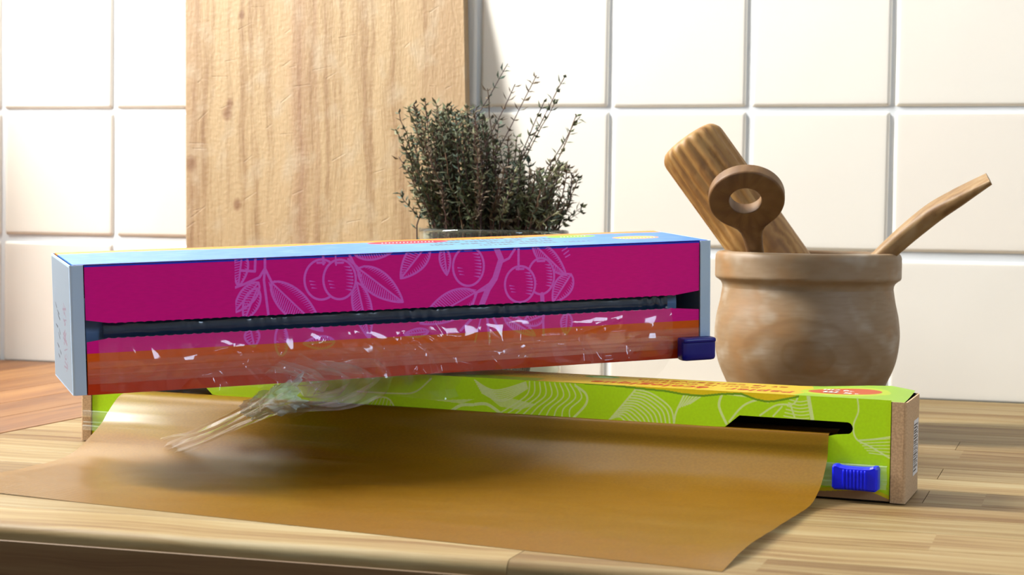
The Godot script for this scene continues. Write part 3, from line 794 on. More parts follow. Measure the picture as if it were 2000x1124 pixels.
		q.transform = Transform3D(turn, Vector3(e[1], H + 0.08 + rise.call(e[1], e[2]), -e[2]) * MM) * Transform3D(Basis.from_scale(sc), -Vector3(mid.x * sc.x, mid.y * sc.y, 0))
		q.set_meta("label", "printed words «%s»" % e[0])
	for e in [[1.0, 0.0], [-1.0, L]]:
		var c := part("end_cap", plate(cap_outline(W, 5.8, e[0], e[1], 0.10 if e[0] < 0 else 0.0), 0.1, H - 0.6), M.kraft, o, Transform3D(LIE, Vector3.ZERO))
		c.set_meta("label", "brown cardboard end cap")
		if e[0] < 0:
			var bars := Ink.new(25, 17, 8.0); rng.seed = 12
			var y := 2.0
			while y < 23.0:
				var wd := rng.randf_range(0.25, 0.8)
				bars.line(Vector2(y, 6.0), Vector2(y, 16.0), wd); y += wd + rng.randf_range(0.3, 0.8)
			y = 3.0
			while y < 22.0:
				bars.line(Vector2(y, 2.2), Vector2(y + 0.6, 4.6), 0.5); bars.line(Vector2(y + 0.9, 2.2), Vector2(y + 0.9, 4.6), 0.4); y += 1.9
			var bt := print_image(bars.w, bars.h, func(x, yy): return Color(0.86, 0.86, 0.88).lerp(Color(0.07, 0.07, 0.10), bars.m[yy * bars.w + x]))
			var bm := mat(Color(1, 1, 1), 0.5); bm.albedo_texture = bt
			var up := Basis(Vector3.UP, 0.0997) * Basis(Vector3(0, 1, 0), Vector3(0, 0, 1), Vector3(1, 0, 0))   # bars read upwards, on the end face
			var b := part("barcode_label", plate(rect(0, 0, 25, 17), 0.0, 0.08, 25.0, 17.0), bm, c, Transform3D(LIE.inverse() * up, LIE.inverse() * (Vector3(L + 0.95 - 4.2, 9.0, -42.0) * MM)))
			b.set_meta("label", "small white barcode label")
	part("cutter_rail", rail_mesh(1.0, 432.5, 5.6, 16.2, 1.6), M.rail_white, o).set_meta("label", "clear plastic cutter rail")
	# the slider: a scooped block with upright grip ribs
	var sp := PackedVector2Array()
	for e in [[-10.2, -4.6], [-9.0, -5.6], [-3.5, -5.4], [3.5, -5.4], [9.0, -5.6], [10.2, -4.6], [10.2, 4.4], [9.6, 5.5], [8.2, 5.6], [6.6, 5.0], [3.5, 4.7], [-3.5, 4.7], [-6.6, 5.0], [-8.2, 5.6], [-9.6, 5.5], [-10.2, 4.4]]: sp.append(Vector2(e[0], e[1]))
	var sl := part("cutter_slider", plate(sp, 1.0, 6.2, 100, 100, 0.8), M.blue, o, Transform3D(Basis(), Vector3(419.3, 10.6, 0) * MM))
	sl.set_meta("label", "bright blue ribbed plastic slider")
	var rb := begin(false)
	for i in 7:
		var m := rounded_box(Vector3(1.0, 8.6, 1.4), 0.45, 4)
		rb.append_from(m, 0, Transform3D(Basis(), Vector3(-4.8 + 1.6 * i, -0.7, 6.1) * MM))
	part("grip_rib", rb.commit(), M.blue, sl)

func build_paper():
	var o := thing("baking_paper", "sheet of translucent brown baking paper pulled from the green carton's slot across the worktop", "baking paper", green_xf())
	var lf := [Vector2(-14, 22), Vector2(-6, 27.2), Vector2(0, 28.4), Vector2(11, 29.6), Vector2(24, 28.3), Vector2(34.5, 21.2), Vector2(41, 15.4), Vector2(53, 8.4), Vector2(65, 3.8), Vector2(79, 1.2), Vector2(105, 0.6), Vector2(135, 0.5), Vector2(166, -0.22)]
	var rt := [Vector2(-14, 25), Vector2(-6, 28.4), Vector2(-0.8, 28.9), Vector2(0.7, 28.1), Vector2(1.8, 24.0), Vector2(3.4, 17.4), Vector2(13.4, 9.0), Vector2(25.5, 3.8), Vector2(42, 1.2), Vector2(70, 0.7), Vector2(110, 0.7), Vector2(150, 0.8), Vector2(185, -0.22)]
	var nz := noise(7.0, 91, 2)
	var pos := func(a, b, under):
		var w: float = smoothstep(0.0, 0.46, a)
		var w2: float = lerpf(a, w, 0.8)
		var p: Vector2 = catmull(lf, b).lerp(catmull(rt, b), w2 if b < 0.85 else lerpf(w2, a, (b - 0.85) / 0.15))
		var s := lerpf(40.0, 406.0, a) + 11.0 * maxf(0.0, p.x) / 180.0
		p.y += smoothstep(0.35, 0.6, b) * (1.0 - smoothstep(0.9, 1.0, b)) * (0.5 + 0.45 * nz.get_noise_2d(s * 0.003, p.x * 0.005))
		p.y += 1.3 * smoothstep(0.93, 1.0, a) * smoothstep(0.6, 0.8, b) * (1.0 - smoothstep(0.93, 1.0, b))
		p.y += 0.5 * exp(-pow((a - 0.1) / 0.08, 2)) * smoothstep(0.9, 1.0, b) * absf(sin(s * 0.9))
		var zig := 0.5 * absf(fposmod(s, 3.0) - 1.5) if b > 0.999 else 0.0
		return Vector3(s, p.y - under, p.x + zig) * MM
	var m := mat(Color(0.53, 0.37, 0.045, 0.82), 0.31, 0.42); m.transparency = BaseMaterial3D.TRANSPARENCY_ALPHA
	var speck := noise_texture_colored(0.05, 92, Color(0.90, 0.89, 0.86), Color(1, 1, 1))
	m.albedo_texture = speck; m.uv1_scale = Vector3(14, 8, 1)
	m.cull_mode = BaseMaterial3D.CULL_DISABLED
	part("sheet", grid(256, 96, func(a, b): return pos.call(a, 1.0 - b, 0.0)), m, o)
	# the roll it comes off, inside the carton
	var roll := grid(40, 1, func(a, b): return Vector3(lerpf(40.0, 405.0, b), 16.0 + 12.5 * sin(a * TAU), -24.0 + 12.5 * cos(a * TAU)) * MM)
	part("roll", roll, m, o)
	part("core", grid(32, 1, func(a, b): return Vector3(lerpf(34.0, 410.0, b), 16.0 + 8.5 * sin(a * TAU), -24.0 + 8.5 * cos(a * TAU)) * MM), M.kraft, o)

# ---------- cling film ----------
func tri_wave(x: float) -> float:
	return absf(fposmod(x, 2.0) - 1.0)

func crumple(p: Vector2, ph: float, nw: FastNoiseLite) -> float:   # flat facets meeting in sharp folds, about 0..13 mm
	var q := p + Vector2(nw.get_noise_2d(p.x, p.y), nw.get_noise_2d(p.y + 300.0, p.x)) * 4.0
	var h := 0.0
	for e in [[0.6, 24.0, 0.16], [2.3, 17.0, 0.22], [1.25, 11.0, 0.26], [2.75, 7.5, 0.26], [0.2, 9.0, 0.20]]:
		h += e[2] * e[1] * tri_wave(q.dot(Vector2(cos(e[0] + ph), sin(e[0] + ph))) / e[1] + ph)
	return h

func build_film():
	var o := thing("cling_film", "crumpled transparent cling film hanging from its dark roll in the magenta carton's slot", "cling film", pink_xf())
	var nr := noise(0.05, 101, 2)
	part("roll", grid(64, 220, func(a, b):
		var s := lerpf(297.5, 14.5, b); var w: float = a * TAU
		var r := 17.5 + 0.35 * nr.get_noise_2d(s * 0.9 + a * 90.0, a * 40.0) + 0.26 * sin(s * 1.1 + w * 4.0) * maxf(0.0, nr.get_noise_2d(s * 0.4, 50.0) * 3.0 + 0.2)
		return Vector3(s, 27.0 + r * sin(w), -24.5 + r * cos(w)) * MM, null, null, true), M.film_roll, o)
	var ends := begin(true)
	for s in [14.5, 297.5]:
		for i in 32:
			var a := TAU * i / 32.0; var b := TAU * (i + 1) / 32.0
			tri(ends, Vector3(s, 27, -24.5) * MM, Vector3(s, 27 + 17.3 * sin(a), -24.5 + 17.3 * cos(a)) * MM, Vector3(s, 27 + 17.3 * sin(b), -24.5 + 17.3 * cos(b)) * MM)
	part("roll_end", done(ends), M.film_roll, o)
	part("core", grid(40, 1, func(a, b): return Vector3(lerpf(304.0, 7.0, b), 27.0 + 14.5 * sin(a * TAU), -24.5 + 14.5 * cos(a * TAU)) * MM), M.core, o).set_meta("label", "pale blue-grey cardboard tube")
	# the hanging sheet
	var nw := noise(0.02, 102, 2)
	var hem := [[10, 2], [40, -1], [70, -3], [90, -7], [110, -11], [130, -12], [150, -9], [172, -13], [190, -10], [205, -14], [222, -9], [240, -7], [258, -8], [276, -11], [286, -10], [292, -5], [296, 3]]
	var folds := [[226.0, 11.0, 268.9, 22.3, 1.8], [169.6, 26.3, 174.7, 19.1, 1.2], [149.4, 18.2, 162.4, 10.8, 1.2], [154.8, 20.6, 168.6, 8.2, 1.4], [162.5, 21.0, 178.2, 8.6, 1.5], [157.4, 2.9, 162.9, 8.5, 1.2], [157.4, 2.9, 161.5, -1.1, 1.0], [194.0, 15.0, 203.0, 9.5, 1.2], [214.4, 3.8, 226.1, 14.0, 1.6], [220.0, 0.9, 230.6, 3.3, 1.2], [230.6, 3.3, 254.2, -0.3, 1.4], [236.6, 15.3, 251.1, 5.0, 1.2], [265.0, -2.3, 277.0, 7.7, 1.0], [253.1, 13.6, 265.0, 20.2, 1.0], [45.5, 0.3, 53.0, 7.2, 1.2], [22.9, 10.9, 28.7, 12.2, 1.0], [71.7, 9.7, 79.0, 11.4, 1.0], [81.9, 1.3, 92.7, 3.6, 1.2], [90.1, 10.3, 97.9, 5.9, 1.2], [89.5, 13.7, 90.1, 10.3, 1.0], [99.4, 7.1, 104.0, 3.4, 1.0], [122.8, 14.0, 128.0, 10.8, 1.0], [125.2, -6.3, 137.8, 8.2, 2.0], [137.8, 8.2, 138.9, -0.5, 1.6], [125.2, -6.3, 137.9, -0.4, 1.6], [109.1, -11.1, 125.2, -6.3, 1.0], [98.0, 14.2, 105.4, 11.3, 1.0], [130.5, 22.2, 148.0, 11.3, 1.1], [184.1, 1.8, 200.0, 8.4, 1.2], [107.8, 11.2, 117.6, 2.1, 1.2], [66.3, 2.8, 76.0, 5.8, 1.0]]
	rng.seed = 333
	for i in 26:
		var p := Vector2(rng.randf_range(60.0, 280.0), rng.randf_range(-6.0, 18.0)); var q := p + Vector2.from_angle(rng.randf() * TAU) * rng.randf_range(4.0, 14.0)
		folds.append([p.x, p.y, q.x, q.y, rng.randf_range(0.5, 1.0)])
	part("hanging_sheet", grid(640, 170, func(a, b):
		var s := lerpf(11.0, 296.0, a); var v: float = 1.0 - b
		if v < 0.08:
			var t: float = v / 0.08
			return Vector3(s, lerpf(28.0, 25.9, t), lerpf(-6.6, 0.6, t)) * MM
		var t2: float = (v - 0.08) / 0.92
		var u := lerpf(25.9, table(hem, s), t2)
		var amp := smoothstep(0.0, 0.45, t2) * (0.35 + 0.50 * smoothstep(30.0, 95.0, s) * (1.0 - 0.6 * smoothstep(235.0, 280.0, s)))
		var c := crumple(Vector2(s, u * 1.15), 0.35, nw)
		var z := maxf(1.2 + 1.2 * smoothstep(0.1, 0.9, t2) + amp * (c - 4.6), 0.45 + 1.55 * smoothstep(18.0, 15.8, u))
		var at := Vector2(s, u)
		for e in folds:
			var p := Vector2(e[0], e[1])
			if absf(s - e[0]) > 45.0: continue
			var l := Vector2(e[2], e[3]) - p; var f: float = clampf((at - p).dot(l) / l.length_squared(), 0, 1)
			var gap: float = at.distance_to(p + l * f)
			if gap < 1.5: z += e[4] * 0.40 * (1.0 - gap / 1.5) * (0.35 + 0.65 * sin(PI * clampf(f, 0.04, 0.96)))
		z -= 1.4 * smoothstep(0.0, -12.0, u)
		return Vector3(s + 0.15 * (c - 6.0) * t2, u, z) * MM), M.film, o)
	# the gathered tail that trails onto the paper; given in the carton's own axes
	var inv := pink_xf().affine_inverse()
	var st := [[inv * Vector3(-0.3381, 0.0452, 0.5016), 0.021], [inv * Vector3(-0.3604, 0.0386, 0.5013), 0.0105], [inv * Vector3(-0.3771, 0.0316, 0.4992), 0.0068], [inv * Vector3(-0.394, 0.0235, 0.4973), 0.0046], [inv * Vector3(-0.4088, 0.0161, 0.4947), 0.0046], [inv * Vector3(-0.4215, 0.0108, 0.4914), 0.0050], [inv * Vector3(-0.4331, 0.0062, 0.4876), 0.0056]]
	st.push_front([Vector3(104, 5.0, 4.5) * MM, 0.018])
	var cs := []; var ws := []
	for e in st:
		cs.append(e[0]); ws.append(e[1])
	var np := noise(1.0, 103, 2)
	var ax := Vector3.RIGHT
	var bs := []
	for i in cs.size():
		var d: Vector3 = (cs[mini(i + 1, cs.size() - 1)] - cs[maxi(i - 1, 0)]).normalized()
		var up: Vector3 = Vector3(0.1, 0.35, 1).normalized(); var sd: Vector3 = d.cross(up).normalized()
		if sd.x < 0: sd = -sd
		var k: float = [0.0, 0.45, 0.9][i] if i < 3 else 1.0
		bs.append(ax.lerp(sd, k).normalized() * ws[i])
	# the tight crumple where the sheet is gathered
	var kc: Vector3 = cs[2].lerp(cs[3], 0.55); var kd: Vector3 = (cs[3] - cs[1]).normalized(); var kn := Vector3(0.04, 0.27, 0.97).normalized(); var ks: Vector3 = kn.cross(kd).normalized(); kn = kd.cross(ks).normalized()
	if kn.z < 0: kn = -kn
	part("crumpled_gather", grid(110, 70, func(a, b):
		var p := Vector2(a * 2.0 - 1.0, b * 2.0 - 1.0)
		var h := crumple(Vector2(p.x * 46.0, p.y * 30.0), 2.1, nw) + 0.8 * crumple(Vector2(p.y * 50.0, p.x * 75.0 + 90.0), 0.4, nw)
		var edge: float = 1.0 + 0.25 * np.get_noise_2d(p.x * 2.0, p.y * 2.0)
		return kc + kd * (p.x * 0.0165 * edge) + ks * (p.y * lerpf(0.0085, 0.0045, a) * edge) + kn * (0.0030 + 0.0055 * (1.0 - p.y * p.y) * (1.0 - 0.6 * p.x * p.x) + 0.00045 * h * (1.0 - 0.5 * p.length_squared()))), M.film_gather, o)
	for layer in 2:
		part("gathered_tail", grid(160, 150, func(a, b):
			var c: Vector3 = catmull(cs, b); var d: Vector3 = (catmull(cs, minf(1.0, b + 0.02)) - catmull(cs, maxf(0.0, b - 0.02))).normalized()
			var side: Vector3 = catmull(bs, b); var w := side.length(); side = side.normalized()
			var face := side.cross(d).normalized()
			if face.z < 0: face = -face
			var x: float = a * 2.0 - 1.0
			var wob: float = np.get_noise_2d(x * 0.8 + layer * 9.0, b * 1.5)
			var pl := tri_wave(x * (3.2 + layer) + 0.7 * np.get_noise_2d(b * 1.2, layer * 5.0) + 0.35 * sin(b * 9.0)) - 0.5
			var rough := crumple(Vector2(x * 26.0, b * 110.0), 0.9 + layer, nw) * 0.09 - 0.5
			var edge: float = 1.0 + 0.30 * np.get_noise_2d(b * 2.5, 20.0 + layer * 7.0 + (3.0 if x > 0 else 0.0))
			var q: Vector3 = c + side * (w * x * edge + 0.0015 * wob) + face * (pl * lerpf(0.006, 0.0040, b) + rough * (0.0085 - 0.0060 * smoothstep(0.25, 0.6, b)) + 0.0012 * layer + 0.002)
			return q), M.film_tail, o)

func build_shade_canister():   # a canister added out of view to shade the wall's lower left
	var pr := smooth_profile([Vector2(0.0005, 0.0), Vector2(0.050, 0.0), Vector2(0.0525, 0.006), Vector2(0.0525, 0.12), Vector2(0.0525, 0.25), Vector2(0.0525, 0.325), Vector2(0.049, 0.335), Vector2(0.0005, 0.336)], 40)
	var o := MeshInstance3D.new(); o.name = numbered("added_canister"); o.mesh = lathe(pr, 48); o.material_override = M.canister
	o.set_meta("label", "tall white canister added out of view on the side worktop to shade the wall"); o.set_meta("category", "canister")
	o.position = Vector3(-1.005, 0.0, 0.15); add_child(o, true)

# ---------- turned and carved wood ----------
func wood_at(p: Vector3, n: FastNoiseLite, centre: Vector3, axis: Vector3, gap: float, dark: Color, mid: Color, light: Color) -> Color:
	var d := p - centre
	var along := d.dot(axis); var q := d - axis * along
	var r := q.length() + 0.006 * n.get_noise_3d(p.x * 25.0, p.y * 25.0, p.z * 25.0) + 0.0015 * n.get_noise_3d(p.x * 110.0, p.y * 110.0, p.z * 110.0)
	var f := fposmod(r / gap, 1.0)
	var t := 0.5 + 0.5 * sin(f * TAU) + 0.5 * smoothstep(0.86, 0.94, f) * (1.0 - smoothstep(0.94, 1.0, f))
	var blot := n.get_noise_3d(p.x * 24.0 + 9.0, p.y * 30.0, p.z * 24.0)
	var fib := n.get_noise_3d(q.x * 420.0 + along * 30.0, q.y * 420.0, q.z * 420.0)
	t = clampf(0.56 + 0.42 * (0.5 - t) + 0.40 * blot + 0.14 * fib, 0, 1)
	var c := dark.lerp(mid, t * 2.0) if t < 0.5 else mid.lerp(light, t * 2.0 - 1.0)
	return c.srgb_to_linear()

func mortar_wood(p: Vector3, n: FastNoiseLite) -> Color:
	var a := n.get_noise_3d(p.x * 26.0, p.y * 30.0, p.z * 26.0); var b := n.get_noise_3d(p.x * 30.0 + 50.0, p.y * 44.0, p.z * 30.0)
	var d := n.get_noise_3d(p.x * 60.0, p.y * 420.0, p.z * 60.0)
	var c := Color(0.55, 0.46, 0.355).lerp(Color(0.56, 0.41, 0.25), clampf(0.05 + a * 1.5 - p.x * 5.0, 0, 0.85)).lerp(Color(0.64, 0.59, 0.53), clampf(b * 1.7 - 0.08, 0, 0.85))
	# growth rings cut as long ovals on the belly
	var q := Vector2((p.x + 0.004) * 0.55 - p.z * 0.12, p.y - 0.047)
	var r := q.length() + 0.006 * n.get_noise_3d(p.x * 22.0, p.y * 22.0 + 7.0, p.z * 22.0)
	var f := fposmod(r / 0.0125 + 0.25, 1.0)
	c = c.lerp(Color(0.45, 0.32, 0.17), 0.30 * smoothstep(0.55, 0.88, f) * (1.0 - smoothstep(0.88, 1.0, f)) * (1.0 - smoothstep(0.02, 0.035, r)))
	c = c.lerp(Color(0.47, 0.36, 0.24), clampf(d * 0.45 + 0.08, 0, 0.4))
	return c.srgb_to_linear()

func build_mortar():
	var n := noise(1.0, 111, 3)
	var outer := [Vector2(0.001, 0.0), Vector2(0.030, 0.0), Vector2(0.0335, 0.003), Vector2(0.0385, 0.014), Vector2(0.0465, 0.029), Vector2(0.0515, 0.0415), Vector2(0.0534, 0.055), Vector2(0.0526, 0.066), Vector2(0.0506, 0.0755), Vector2(0.0493, 0.0835)]
	var prof := smooth_profile(outer, 130)
	for e in [[0.0495, 0.0852], [0.0503, 0.0868], [0.0518, 0.0880], [0.0532, 0.0889], [0.0537, 0.0900]]: prof.append(Vector2(e[0], e[1]))
	for k in 8: prof.append(Vector2(0.0537, 0.0910 + 0.0014 * k))
	for e in [[0.0534, 0.1025], [0.0527, 0.1037], [0.0515, 0.1043], [0.0500, 0.1045], [0.0470, 0.1044], [0.0455, 0.1040], [0.0447, 0.1030]]: prof.append(Vector2(e[0], e[1]))
	prof.append_array(smooth_profile([Vector2(0.0445, 0.1015), Vector2(0.0440, 0.07), Vector2(0.042, 0.045), Vector2(0.033, 0.028), Vector2(0.018, 0.021), Vector2(0.0005, 0.019)], 24))
	var m := lathe(prof, 300, func(p): return mortar_wood(p, n))
	var o := MeshInstance3D.new(); o.name = numbered("mortar"); o.mesh = m; o.material_override = M.solid_wood
	o.set_meta("label", "round wooden mortar with a thick rim, holding the wooden utensils"); o.set_meta("category", "mortar")
	o.position = Vector3(-0.1617, 0.0, 0.22); add_child(o, true)

func axis_basis(d: Vector3) -> Basis:   # y along d
	var y := d.normalized(); var x := y.cross(Vector3.BACK).normalized()
	return Basis(x, y, x.cross(y))

func build_utensils():
	# fluted pestle
	var n := noise(1.0, 121, 3)
	var lo := Vector3(-0.1490, 0.0520, 0.2055); var hi := Vector3(-0.2387, 0.1705, 0.2010)
	var len := lo.distance_to(hi); var R := 0.0201
	var pm := grid(120, 110, func(a, b):
		var y: float = b * len; var w: float = -a * TAU
		var e := minf(y, len - y); var rr := 0.0075
		var r := R * (0.97 + 0.05 * smoothstep(0.0, len, y))
		if e < rr: r -= rr * (1.0 - sqrt(maxf(0.0, 1.0 - pow(1.0 - e / rr, 2))))
		if b < 0.001 or b > 0.999: r = 0.0002
		var fl := smoothstep(len * 0.52, len * 0.62, y) * (1.0 - smoothstep(len - 0.007, len - 0.001, y))
		r -= fl * 0.0017 * pow(absf(cos(w * 9.0)), 4.0)
		return Vector3(cos(w) * r, y, sin(w) * r), null, func(p): return wood_at(p, n, Vector3(0.008, 0, 0.03), Vector3(0.05, 1, 0.03).normalized(), 0.006, Color(0.39, 0.245, 0.09), Color(0.55, 0.395, 0.195), Color(0.645, 0.505, 0.30)), true)
	var o := MeshInstance3D.new(); o.name = numbered("pestle"); o.mesh = pm; o.material_override = M.solid_wood
	o.set_meta("label", "thick wooden pestle with a grooved end leaning out of the mortar"); o.set_meta("category", "pestle")
	o.transform = Transform3D(axis_basis(hi - lo), lo); add_child(o, true)
	# flat spoon with a round hole, tipped towards the viewer: outline in mm, y up the handle
	o = spoon()
	var d := Vector3(-0.1885, 0.1355, 0.2755)
	var yb := Vector3(-0.035, 0.80, 0.60).normalized(); var xb := (Vector3(0.98, 0.0, -0.17) - yb * Vector3(0.98, 0.0, -0.17).dot(yb)).normalized()
	o.transform = Transform3D(Basis(xb, yb, xb.cross(yb)), d)
	# spatula seen along its edge
	var n2 := noise(1.0, 131, 3)
	var ctr := [Vector3(-0.164, 0.040, 0.2500), Vector3(-0.1400, 0.0765, 0.2400), Vector3(-0.1165, 0.1045, 0.2280), Vector3(-0.0935, 0.1258, 0.2247), Vector3(-0.0770, 0.1372, 0.2244), Vector3(-0.0602, 0.1478, 0.224)]
	var thin := [0.0088, 0.0098, 0.0108, 0.0112, 0.0090, 0.0048]; var wide := [0.0095, 0.0105, 0.012, 0.020, 0.030, 0.036]
	var um := grid(48, 90, func(a, b):
		var f: float = clampf((b - 0.02) / 0.96, 0, 1)
		var c: Vector3 = catmull(ctr, f); var t: Vector3 = (catmull(ctr, minf(1, f + 0.02)) - catmull(ctr, maxf(0, f - 0.02))).normalized()
		var zz := (Vector3(0.30, 0, 0.95) - t * t.dot(Vector3(0.30, 0, 0.95))).normalized(); var xx := t.cross(zz)
		var w: float = a * TAU
		var k := 0.0 if b < 0.01 or b > 0.99 else 1.0
		var pw := 0.62
		return c + (xx * signf(cos(w)) * pow(absf(cos(w)), pw) * catmull(thin, f) * 0.5 + zz * signf(sin(w)) * pow(absf(sin(w)), pw) * catmull(wide, f) * 0.5) * k, null, func(p): return wood_at(p, n2, Vector3(-0.10, 0.10, 0.25), Vector3(0.80, 0.58, 0.0).normalized(), 0.005, Color(0.40, 0.28, 0.15), Color(0.53, 0.41, 0.26), Color(0.60, 0.50, 0.36)), true)
	o = MeshInstance3D.new(); o.name = numbered("spatula"); o.mesh = um; o.material_override = M.solid_wood
	o.set_meta("label", "slim wooden spatula seen edge-on, slanting right out of the mortar"); o.set_meta("category", "spatula")
	add_child(o, true)

func scaled(p: PackedVector2Array, k: float) -> PackedVector2Array:
	var q := PackedVector2Array()
	for v in p: q.append(v * k)
	return q

func spoon() -> MeshInstance3D:   # a thick flat ring and the handle that grows out of it; y up the handle, mm
	var n := noise(1.0, 141, 3)
	var col := func(p): return wood_at(p, n, Vector3(0.03, 0, 0.02), Vector3(0.1, 1, 0).normalized(), 0.007, Color(0.30, 0.185, 0.08), Color(0.41, 0.28, 0.14), Color(0.47, 0.345, 0.20))
	# cross-section of the ring between hole (0) and rim (1): [share, half thickness]
	var sec := [[0.0, -4.2], [0.06, -4.6], [0.5, -4.6], [0.90, -4.4], [0.985, -3.4], [1.0, -2.6], [1.0, 2.6], [0.985, 3.4], [0.90, 4.4], [0.5, 4.6], [0.06, 4.6], [0.0, 4.2], [0.0, -4.2]]
	var ring := grid(96, sec.size() - 1, func(a, b):
		var e = sec[roundi(b * (sec.size() - 1))]; var w: float = a * TAU
		var hole := Vector2(cos(w) * 9.0 - 0.5, sin(w) * 8.4 + 0.6); var rim := Vector2(cos(w) * 21.2, sin(w) * 19.8)
		return v3(hole.lerp(rim, e[0]), e[1]), null, col, true)
	var hs := [[-14.5, 14.6], [-17.5, 12.0], [-20.0, 8.6], [-23.0, 6.6], [-27.0, 5.6], [-34.0, 5.0], [-50.0, 4.8], [-116.0, 4.6], [-118.0, 0.1]]
	var handle := grid(32, 60, func(a, b):
		var w: float = a * TAU; var i: float = b * (hs.size() - 1); var k := mini(int(i), hs.size() - 2)
		var y := lerpf(hs[k][0], hs[k + 1][0], i - k); var r := lerpf(hs[k][1], hs[k + 1][1], i - k)
		if b < 0.001: r = 0.05
		var t := lerpf(4.5, 4.2, b) * (minf(1.0, r / 4.0))
		return Vector3(signf(cos(w)) * pow(absf(cos(w)), 0.75) * r, y, -signf(sin(w)) * pow(absf(sin(w)), 0.75) * t) * MM, null, col, true)
	var st := SurfaceTool.new()
	st.append_from(ring, 0, Transform3D()); st.append_from(handle, 0, Transform3D())
	var o := MeshInstance3D.new(); o.name = numbered("wooden_spoon"); o.mesh = st.commit(); o.material_override = M.solid_wood
	o.set_meta("label", "flat wooden spoon with a round hole through its head, in front of the pestle"); o.set_meta("category", "spoon")
	add_child(o, true)
	return o

# ---------- jar of thyme ----------
func build_thyme():
	var base := Vector3(-0.3766, 0.0, 0.150)
	var glass := mat(Color(0.93, 0.97, 0.95, 0.02), 0.03); glass.refraction_enabled = true; glass.refraction_scale = 0.05; glass.transparency = BaseMaterial3D.TRANSPARENCY_ALPHA
	var pr := [Vector2(0.0005, 0.0005), Vector2(0.040, 0.0005), Vector2(0.0432, 0.003), Vector2(0.0445, 0.010), Vector2(0.0458, 0.05), Vector2(0.0478, 0.100), Vector2(0.0486, 0.1085), Vector2(0.0490, 0.1115), Vector2(0.0486, 0.1132), Vector2(0.0474, 0.1137), Vector2(0.0462, 0.1130), Vector2(0.0458, 0.110), Vector2(0.0440, 0.05), Vector2(0.0428, 0.012), Vector2(0.040, 0.007), Vector2(0.0005, 0.006)]
	var j := MeshInstance3D.new(); j.name = numbered("glass_jar"); j.mesh = lathe(pr, 72); j.material_override = glass
	j.set_meta("label", "clear glass jar behind the magenta carton, holding dried thyme"); j.set_meta("category", "jar")
	j.position = base; add_child(j, true)
	var t := thing("thyme_bunch", "bushy bunch of dried grey-green thyme standing in the glass jar", "thyme", Transform3D(Basis(), base))
	rng.seed = 404
	var leafs := []
	for c in [Color(0.36, 0.39, 0.26), Color(0.29, 0.32, 0.23), Color(0.44, 0.44, 0.31), Color(0.40, 0.34, 0.26), Color(0.33, 0.40, 0.34)]:
		var m := mat(c, 0.7); m.backlight_enabled = true; m.backlight = Color(0.15, 0.15, 0.15); m.cull_mode = BaseMaterial3D.CULL_DISABLED; leafs.append(m)
	var stems := [mat(Color(0.33, 0.22, 0.19), 0.8), mat(Color(0.40, 0.30, 0.22), 0.8), mat(Color(0.27, 0.19, 0.19), 0.8)]
	# tips in the jar's own frame [x, y, z], measured from the photograph; then the bushy mass
	var tips := [[0.0076, 0.221, 0.0], [0.0286, 0.213, 0.004], [0.0466, 0.213, 0.0], [0.0570, 0.188, 0.006], [0.0545, 0.187, -0.006], [-0.066, 0.190, 0.004], [-0.063, 0.160, 0.012], [-0.058, 0.193, -0.004], [0.016, 0.207, 0.01], [0.031, 0.198, -0.008], [-0.006, 0.205, 0.0], [0.050, 0.155, 0.01], [0.048, 0.146, 0.004], [0.040, 0.196, 0.0]]
	var n_tall := tips.size()
	for k in 112:   # the left mass, cut level at the top
		var x := rng.randf_range(-0.057, -0.004); var yt := rng.randf_range(0.176, 0.196) if rng.randf() < 0.62 else rng.randf_range(0.135, 0.178)
		tips.append([x, yt - maxf(0.0, x + 0.018) * 0.2, rng.randf_range(-0.028, 0.036)])
	for k in 46:   # the middle slope
		var x := rng.randf_range(-0.012, 0.026)
		tips.append([x, rng.randf_range(0.135, 0.185 - maxf(0.0, x) * 0.9), rng.randf_range(-0.03, 0.036)])
	for k in 62:   # the low right side
		tips.append([rng.randf_range(0.014, 0.052), rng.randf_range(0.122, 0.158), rng.randf_range(-0.03, 0.036)])
	for k in tips.size():
		var tip := Vector3(tips[k][0], tips[k][1], tips[k][2])
		var ang := atan2(tip.z * 1.4 + rng.randf_range(-0.01, 0.01), tip.x)
		var rad: float = minf(0.040, tip.length() * 0.0 + absf(tip.x) * (rng.randf_range(0.25, 0.5) if k < n_tall else rng.randf_range(0.55, 0.95)) + rng.randf_range(0.0, 0.010))
		var mouth := Vector3(cos(ang) * rad, 0.110, clampf(tip.z * 0.8, -0.03, 0.03))
		if Vector2(mouth.x, mouth.z).length() > 0.041: mouth *= Vector3(0.041 / Vector2(mouth.x, mouth.z).length(), 1, 0.041 / Vector2(mouth.x, mouth.z).length())
		if k < 5 or k == 8 or k == 9 or k == 13: mouth = Vector3(tip.x - 0.55 * (tip.y - 0.11), 0.110, tip.z * 0.6)
		var foot := Vector3(mouth.x * 0.55, 0.012, mouth.z * 0.55)
		var mid := mouth.lerp(tip, 0.5) + Vector3(rng.randf_range(-0.004, 0.004), 0, rng.randf_range(-0.004, 0.004))
		sprig(t, [foot, mouth, mid, tip], stems[rng.randi() % 3], leafs[rng.randi() % 5], k < n_tall)

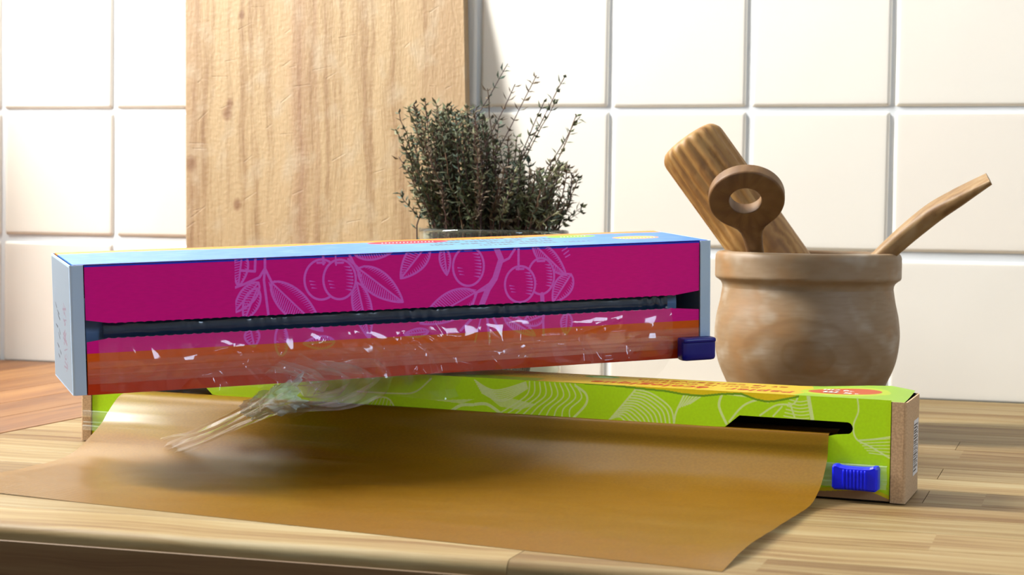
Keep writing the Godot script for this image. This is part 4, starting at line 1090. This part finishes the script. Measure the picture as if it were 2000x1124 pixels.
func sprig(t, line: Array, stem_m, leaf_m, tall: bool):
	var st := begin(false); var lf := begin(true)
	var n := 14; var prev := []
	for k in n + 1:
		var f := float(k) / n
		var c: Vector3 = catmull(line, f)
		c += Vector3(rng.randf_range(-1, 1), 0, rng.randf_range(-1, 1)) * 0.0007
		var r := lerpf(0.00062, 0.00032, f)
		var ring := []
		for q in 4: ring.append(c + Vector3(cos(TAU * q / 4.0), 0, sin(TAU * q / 4.0)) * r)
		if k > 0:
			for q in 4: quad(st, prev[q], ring[q], ring[(q + 1) % 4], prev[(q + 1) % 4])
		prev = ring
	var length: float = (line[3] - line[1]).length()
	var step := 0.0062 if tall else 0.0036
	var whorls := int(length * 1.1 / step)
	var turn := rng.randf() * TAU
	for k in whorls:
		var f := 0.26 + 0.74 * (k + 0.5) / whorls
		var c: Vector3 = catmull(line, f); var d: Vector3 = (catmull(line, minf(1, f + 0.03)) - catmull(line, f - 0.03)).normalized()
		turn += PI * 0.5 + rng.randf_range(-0.4, 0.4)
		var x := d.cross(Vector3(0.3, 0.1, 1)).normalized(); var z := x.cross(d)
		for s in (4 if not tall or rng.randf() < 0.4 else 2):
			if rng.randf() < 0.12: continue
			var a := turn + PI * s + (0.6 if s > 1 else 0.0)
			var o := (x * cos(a) + z * sin(a)); var w := d.cross(o)
			var l := rng.randf_range(0.0040, 0.0072) * (0.75 if s > 1 else 1.0); var hw := l * rng.randf_range(0.15, 0.25)
			var up := rng.randf_range(0.25, 1.1)
			var dir := (o + d * up).normalized(); var nn := dir.cross(w).normalized()
			var p0 := c; var p1 := c + dir * l * 0.45 + nn * l * 0.08; var p2 := c + dir * l + nn * l * rng.randf_range(-0.25, 0.30)
			tri(lf, p0, p1 + w * hw - nn * hw * 0.5, p1); tri(lf, p0, p1, p1 - w * hw - nn * hw * 0.5)
			tri(lf, p1, p1 + w * hw - nn * hw * 0.5, p2); tri(lf, p1, p2, p1 - w * hw - nn * hw * 0.5)
	var s := part("sprig", done(st), stem_m, t)
	part("leaves", done(lf), leaf_m, s)
